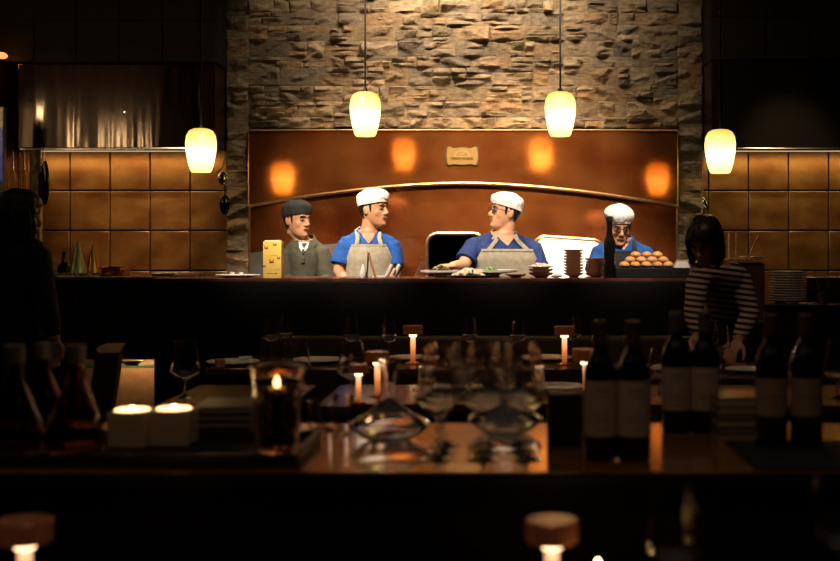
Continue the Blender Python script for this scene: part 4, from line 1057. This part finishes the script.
# carafes
def carafe(lab, px, d, s=1., z=None):
    t = thing('carafe', lab, 'carafe', (X(px,d),d,z or T0))
    G().lathe([(0,0),(.060,0),(.066,.006),(.068,.03),(.060,.07),(.040,.12),(.022,.165),(.019,.20),(.022,.235),(.0195,.235),(.017,.20),(.019,.166),(.037,.12),(.057,.07),(.064,.03),(.061,.010),(0,.008)], 30).build('glass_body', smoke_d, t)
    G().lathe([(0,.237),(.020,.237),(.0215,.205),(.024,.205),(.024,.246),(.0,.246)][::-1], 20).build('collar', capsg_m, t)
    t.scale = (s,)*3
carafe('dark glass carafe at the far left of the tray', 14, 2.62, .96); carafe('dark glass carafe nearest the candles on the tray', 75, 2.62, .96)
carafe('dark glass carafe standing between two others at the back', 43, 2.90, .93, SZ)
# decanters
def decanter(lab, px, d, s=1.):
    t = thing('wine_decanter', lab, 'decanter', (X(px,d),d,SZ)); t.scale = (s,s,s)
    G().lathe([(0,0),(.048,0),(.075,.012),(.105,.035),(.108,.042),(.098,.052),(.060,.072),(.030,.10),(.018,.135),(.020,.175),(.034,.212),(.033,.212),(.0185,.175),(.0165,.135),(.028,.10),(.058,.070),(.095,.050),(.105,.042),(.102,.037),(.073,.015),(.046,.004),(0,.004)], 36).build('glass_body', glass_m, t)
decanter('wide-bottomed glass decanter beside the balloon glasses', 389, 2.82, .93); decanter('wide-bottomed glass decanter hidden behind the balloon glasses', 505, 2.93, .88)
# nine balloon glasses
bg = None
rows = (('front row',2.56),('middle row',2.655),('back row',2.75)); cols = (('left',437,1.5),('middle',483,.3),('right',525.5,-1.2))
for rnm, d in rows:
    for cnm, px, sh in cols:
        k = (d-2.56)/.095
        x = X(px, 2.56) + k*.004*sh
        lab = f'tall balloon wine glass, {rnm}, {cnm} column of the nine'
        if bg is None: bg = wineglass(lab, (x,d,SZ), h=.243, rb=.044, rr=.034, rf=.038, zb=.098, group='balloon glasses on the service table')
        else: dup(bg, (x,d,SZ), lab)
# tumblers
def tumbler(lab, px, d, r=.033, h=.075, z=SZ):
    return tag(G().lathe([(0,0),(r*.85,0),(r,h),(r-.0015,h),(r*.83,.006),(0,.006)], 26).build('tumbler', glass_m, loc=(X(px,d),d,z)), lab, 'glass')
tumbler('short clear tumbler right of the pebble vase', 321, 2.98); tumbler('clear tumbler beside the left decanter', 341, 2.92, .024, .10)
# wine bottles
def wine(lab, px, d, capm, lz0, lz1, lm_=paper, lines=True, z=None, s=1.):
    z = z or SZ + (.0075 if px > 740 else .0005)
    t = thing('wine_bottle', lab, 'wine bottle', (X(px,d),d,z)); t.scale = (s,s,s)
    G().lathe([(0,.004),(.03,0),(.036,.003),(.0375,.010),(.0375,.185),(.035,.203),(.026,.222),(.0165,.240),(.0140,.258),(.0140,.300),(0,.300)], 32).build('glass_body', wine_m, t)
    G().lathe([(.0145,.252),(.0150,.253),(.0150,.290),(.0168,.292),(.0168,.302),(.012,.3045),(0,.3045)], 24).build('capsule', capm, t)
    g = G(); n = 24; aa = R(80)
    g.rings([[V((.0379*math.sin(-aa+2*aa*k/n), -.0379*math.cos(-aa+2*aa*k/n), zz)) for k in range(n+1)]+[V((.0376*math.sin(aa-2*aa*k/n), -.0376*math.cos(aa-2*aa*k/n), zz)) for k in range(n+1)] for zz in (lz0, lz1)])
    lb = g.build('label', lm_, t)
    hgt = lz1-lz0
    for q, w, th in ((.82,.5,.0022),(.72,.62,.0012),(.34,.45,.0012),(.27,.55,.0012),(.12,.35,.0012)) if lines else ((.5,.9,.002),):
        zz = lz0+hgt*q; g = G()
        g.rings([[V((rr_*math.sin(-w+2*w*k/8), -rr_*math.cos(-w+2*w*k/8), z_)) for rr_, z_ in ((.0382,zz),(.0382,zz+th),(.0378,zz+th),(.0378,zz))] for k in range(9)])
        g.build('print_line', ink, lb, smooth=False)
wine('dark wine bottle with pale label, left of the front pair', 600, 2.56, caps_m, .055, .175)
wine('dark wine bottle with pale label, right of the front pair', 633.5, 2.56, caps_m, .055, .175)
wine('dark wine bottle with pale label, left of the pair farther back', 676, 2.95, capsg_m, .058, .165)
wine('dark wine bottle with pale label, right of the pair farther back', 704, 2.95, capsg_m, .058, .165)
wine('dark wine bottle with brown label, left of the right-hand pair', 771, 2.7, caps_m, .072, .158, paperd, False)
wine('dark wine bottle with brown label, rightmost of all bottles', 806, 2.7, caps_m, .072, .158, paperd, False)
# box behind bottles with dish
tag(G().box(-.055,.04,-.05,.05,0,.125,.004).build('black_box', blackm, loc=(X(572,2.72),2.76,SZ)), 'black box left of the front wine bottles', 'box')
# menus / books stack
zz = SZ+.0005
for i, (h_, m_) in enumerate(((.018,book_a),(.014,darkwood),(.020,book_a),(.012,darkwood),(.018,book_p),(.022,book_a))):
    b_ = thing('menu_book', ('lowest','second lowest','third lowest','fourth','second highest','topmost')[i]+' menu book of the stack between the right-hand bottles', 'book', (X(736,2.9)+random.uniform(-.003,.003),2.9,zz), random.uniform(-.02,.02), 'stack of menu books')
    G().box(-.062,.062,-.085,.085,0,.002,.0005).build('cover', m_ , b_); G().box(-.062,.062,-.085,.085,h_-.0025,h_-.0005,.0005).build('cover', station_m if i == 5 else m_, b_)
    G().box(-.059,.059,-.082,.082,.0021,h_-.0026).build('pages', book_p, b_, smooth=False)
    zz += h_
zz = SZ
for i in range(5):
    b_ = thing('menu_book', ('lowest','second','middle','fourth','topmost')[i]+' dark menu book of the stack between candle and vase', 'book', (X(226,2.85),2.88,zz), random.uniform(-.02,.02), 'stack of dark menu books')
    G().box(-.07,.07,-.09,.09,0,.002,.0005).build('cover', darkwood, b_); G().box(-.07,.07,-.09,.09,.0145,.0165,.0005).build('cover', darkwood, b_)
    G().box(-.067,.067,-.087,.087,.0021,.0144).build('pages', paperd, b_, smooth=False); zz += .017

# ------------------------------------------------------------------ nearest table at the bottom
nt = thing('dining_table', 'dark nearest table along the bottom edge', 'table', (-.1,1.75,0))
NZ = .682
G().box(-1.0,1.05,-.35,.42,NZ-.03,NZ,.004).build('tabletop', mat('black_table', (.008,.007,.007), .5, spec=.2), nt)
for sx in (-.92,.97):
    for sy in (-.28,.35): G().box(sx-.02,sx+.02,sy-.02,sy+.02,0,NZ-.031).build('leg', blackm, nt)
def zfix(py, d, h): return Z(py, d) - h
lamp('amber disc lamp with glowing stem at the bottom near the centre', 552, 1.95, NZ, .93, lm)
lamp('amber disc lamp with glowing stem at the bottom left corner', 25, 1.95, NZ, .93, lm)
wineglass('large wine glass at the bottom right of the frame', (X(672,1.93),1.93,NZ), h=.225, rb=.052, rr=.038, zb=.09)
wineglass('wine glass cut by the bottom right edge', (X(838,1.95),1.95,NZ), h=.24, rb=.048, rr=.036, zb=.11)
cd = thing('taper_candle', 'short burning candle at the bottom beside the lamp', 'candle', (X(598,1.9),1.9,NZ))
G().lathe([(0,0),(.022,0),(.022,.075),(0,.075)], 18).build('wax', wax, cd); G().lathe([(0,.077),(.004,.082),(.0075,.092),(.004,.108),(0,.116)], 10).build('flame', flame_m, cd)

# ------------------------------------------------------------------ lights
def spot(name, loc, tgt, e, col, size, blend=.6, r=.04):
    l = bpy.data.lights.new(name, 'SPOT'); l.energy = e; l.color = col; l.spot_size = R(size); l.spot_blend = blend; l.shadow_soft_size = r
    o = bpy.data.objects.new(name, l); COL.objects.link(o); o.location = loc
    o.rotation_euler = (Vector(tgt)-Vector(loc)).to_track_quat('-Z', 'Y').to_euler(); return o
def area(name, loc, tgt, e, col, sx, sy):
    l = bpy.data.lights.new(name, 'AREA'); l.energy = e; l.color = col; l.shape = 'RECTANGLE'; l.size = sx; l.size_y = sy
    o = bpy.data.objects.new(name, l); COL.objects.link(o); o.location = loc
    o.rotation_euler = (Vector(tgt)-Vector(loc)).to_track_quat('-Z', 'Y').to_euler(); return o
W = (1,.83,.62)
for px, e in ((330,16),(425,92),(525,70),(610,14)):
    spot('wall_washer', (X(px,8.2), 7.55, 3.5), (X(px,8.2), 8.25, 2.55), e, W, 100, 1., .03)
for px, e, lx in ((290,330,-1.25),(374,380,-1.45),(502,360,-.15),(615,340,.95)):
    spot('pass_spot', (lx, 5.15, 3.45), (X(px,7.3), 7.2, 1.35), e*1.35, (1,.84,.66), 30, .7, .05)
for px, e in ((385,400),(535,640)):
    spot('copper_fill_spot', (X(px,5.9), 5.9, 3.45), (X(px,8.2), 8.2, 1.7), e*1.15, (1,.70,.42), 38, 1., .05)  # added spots that brighten the copper, no fixture behind them
for px in (297, 373, 505, 620):
    spot('chef_back_fill', (X(px,7.85), 7.95, 3.5), (X(px,7.5), 7.55, 1.5), 150, (1,.8,.55), 30, .8, .04)  # added to light the backs of the chefs for the copper reflections
area('left_hood_light', ((XL+xs0)/2, 8.0, ZB-.03), ((XL+xs0)/2, 8.2, 1.2), 1.8, (1,.66,.30), 1.3, .05)
area('right_hood_light', (xs1+.65, 8.0, ZB-.03), (xs1+.65, 8.2, 1.2), 1.6, (1,.70,.30), 1.2, .05)
spot('tile_fill_spot', (X(140,7), 6.3, 3.45), (X(135,8.2), 8.2, 1.5), 190, (1,.64,.34), 26, .9, .05)  # added pair of spots, more frontal light for the side tiles
spot('tile_fill_spot', (X(780,7), 6.3, 3.45), (X(790,8.2), 8.2, 1.5), 80, (1,.68,.34), 24, .9, .05)
l = bpy.data.lights.new('oven_light', 'POINT'); l.energy = 9; l.color = (1,.93,.82); l.shadow_soft_size = .05
o = bpy.data.objects.new('oven_light', l); COL.objects.link(o); o.location = ((X(534,DW)+X(604,DW))/2, 8.45, Z(236,DW)-.01)
area('shelf_light', ((x5+x6)/2, 7.22, CT-.504), ((x5+x6)/2, 7.27, .2), 1.6, (1,.62,.3), .35, .03)
spot('dining_fill_spot', (-.6, 4.2, 3.4), (-.5, 5.6, .76), 20, (1,.6,.35), 60, .8, .12)  # added spots brightening the tables and the woman in stripes
spot('dining_fill_spot', (.8, 4.6, 3.4), (1.25, 6.2, 1.1), 25, (1,.62,.38), 50, .8, .05)
area('ambient_fill', (0, 2.8, 3.5), (0, 2.8, 0), 5, (1,.84,.68), 5, 5)  # large soft fill added to lift the blacks, not a fixture
spot('station_fill_spot', (-.1, 1.2, 3.4), (-.1, 2.8, .9), 14, (1,.62,.38), 70, .8, .12)  # added for highlights on the glassware, no lamp known there

# world, camera, view
w = bpy.data.worlds.new('World'); SC.world = w; w.use_nodes = True
w.node_tree.nodes['Background'].inputs[0].default_value = (.5,.4,.35,1); w.node_tree.nodes['Background'].inputs[1].default_value = .004
cam = bpy.data.cameras.new('Camera'); cam.lens = 50; cam.sensor_width = 36; cam.sensor_fit = 'HORIZONTAL'
cam.shift_x = -(CX-420)/840; cam.shift_y = -(280.5-HY)/840
cam.dof.use_dof = True; cam.dof.focus_distance = 7.4; cam.dof.aperture_fstop = 2.6
cam.clip_start = .05
co = bpy.data.objects.new('Camera', cam); COL.objects.link(co); co.location = (0,0,H); co.rotation_euler = (PI/2,0,0)
SC.camera = co
SC.view_settings.view_transform = 'Standard'; SC.view_settings.look = 'None'; SC.view_settings.gamma = 1; SC.view_settings.exposure = .2
SC.cycles.max_bounces = 28; SC.cycles.transmission_bounces = 28; SC.cycles.glossy_bounces = 5; SC.cycles.diffuse_bounces = 3
SC.cycles.caustics_reflective = False; SC.cycles.caustics_refractive = False
SC.cycles.sample_clamp_indirect = 4; SC.cycles.use_denoising = True
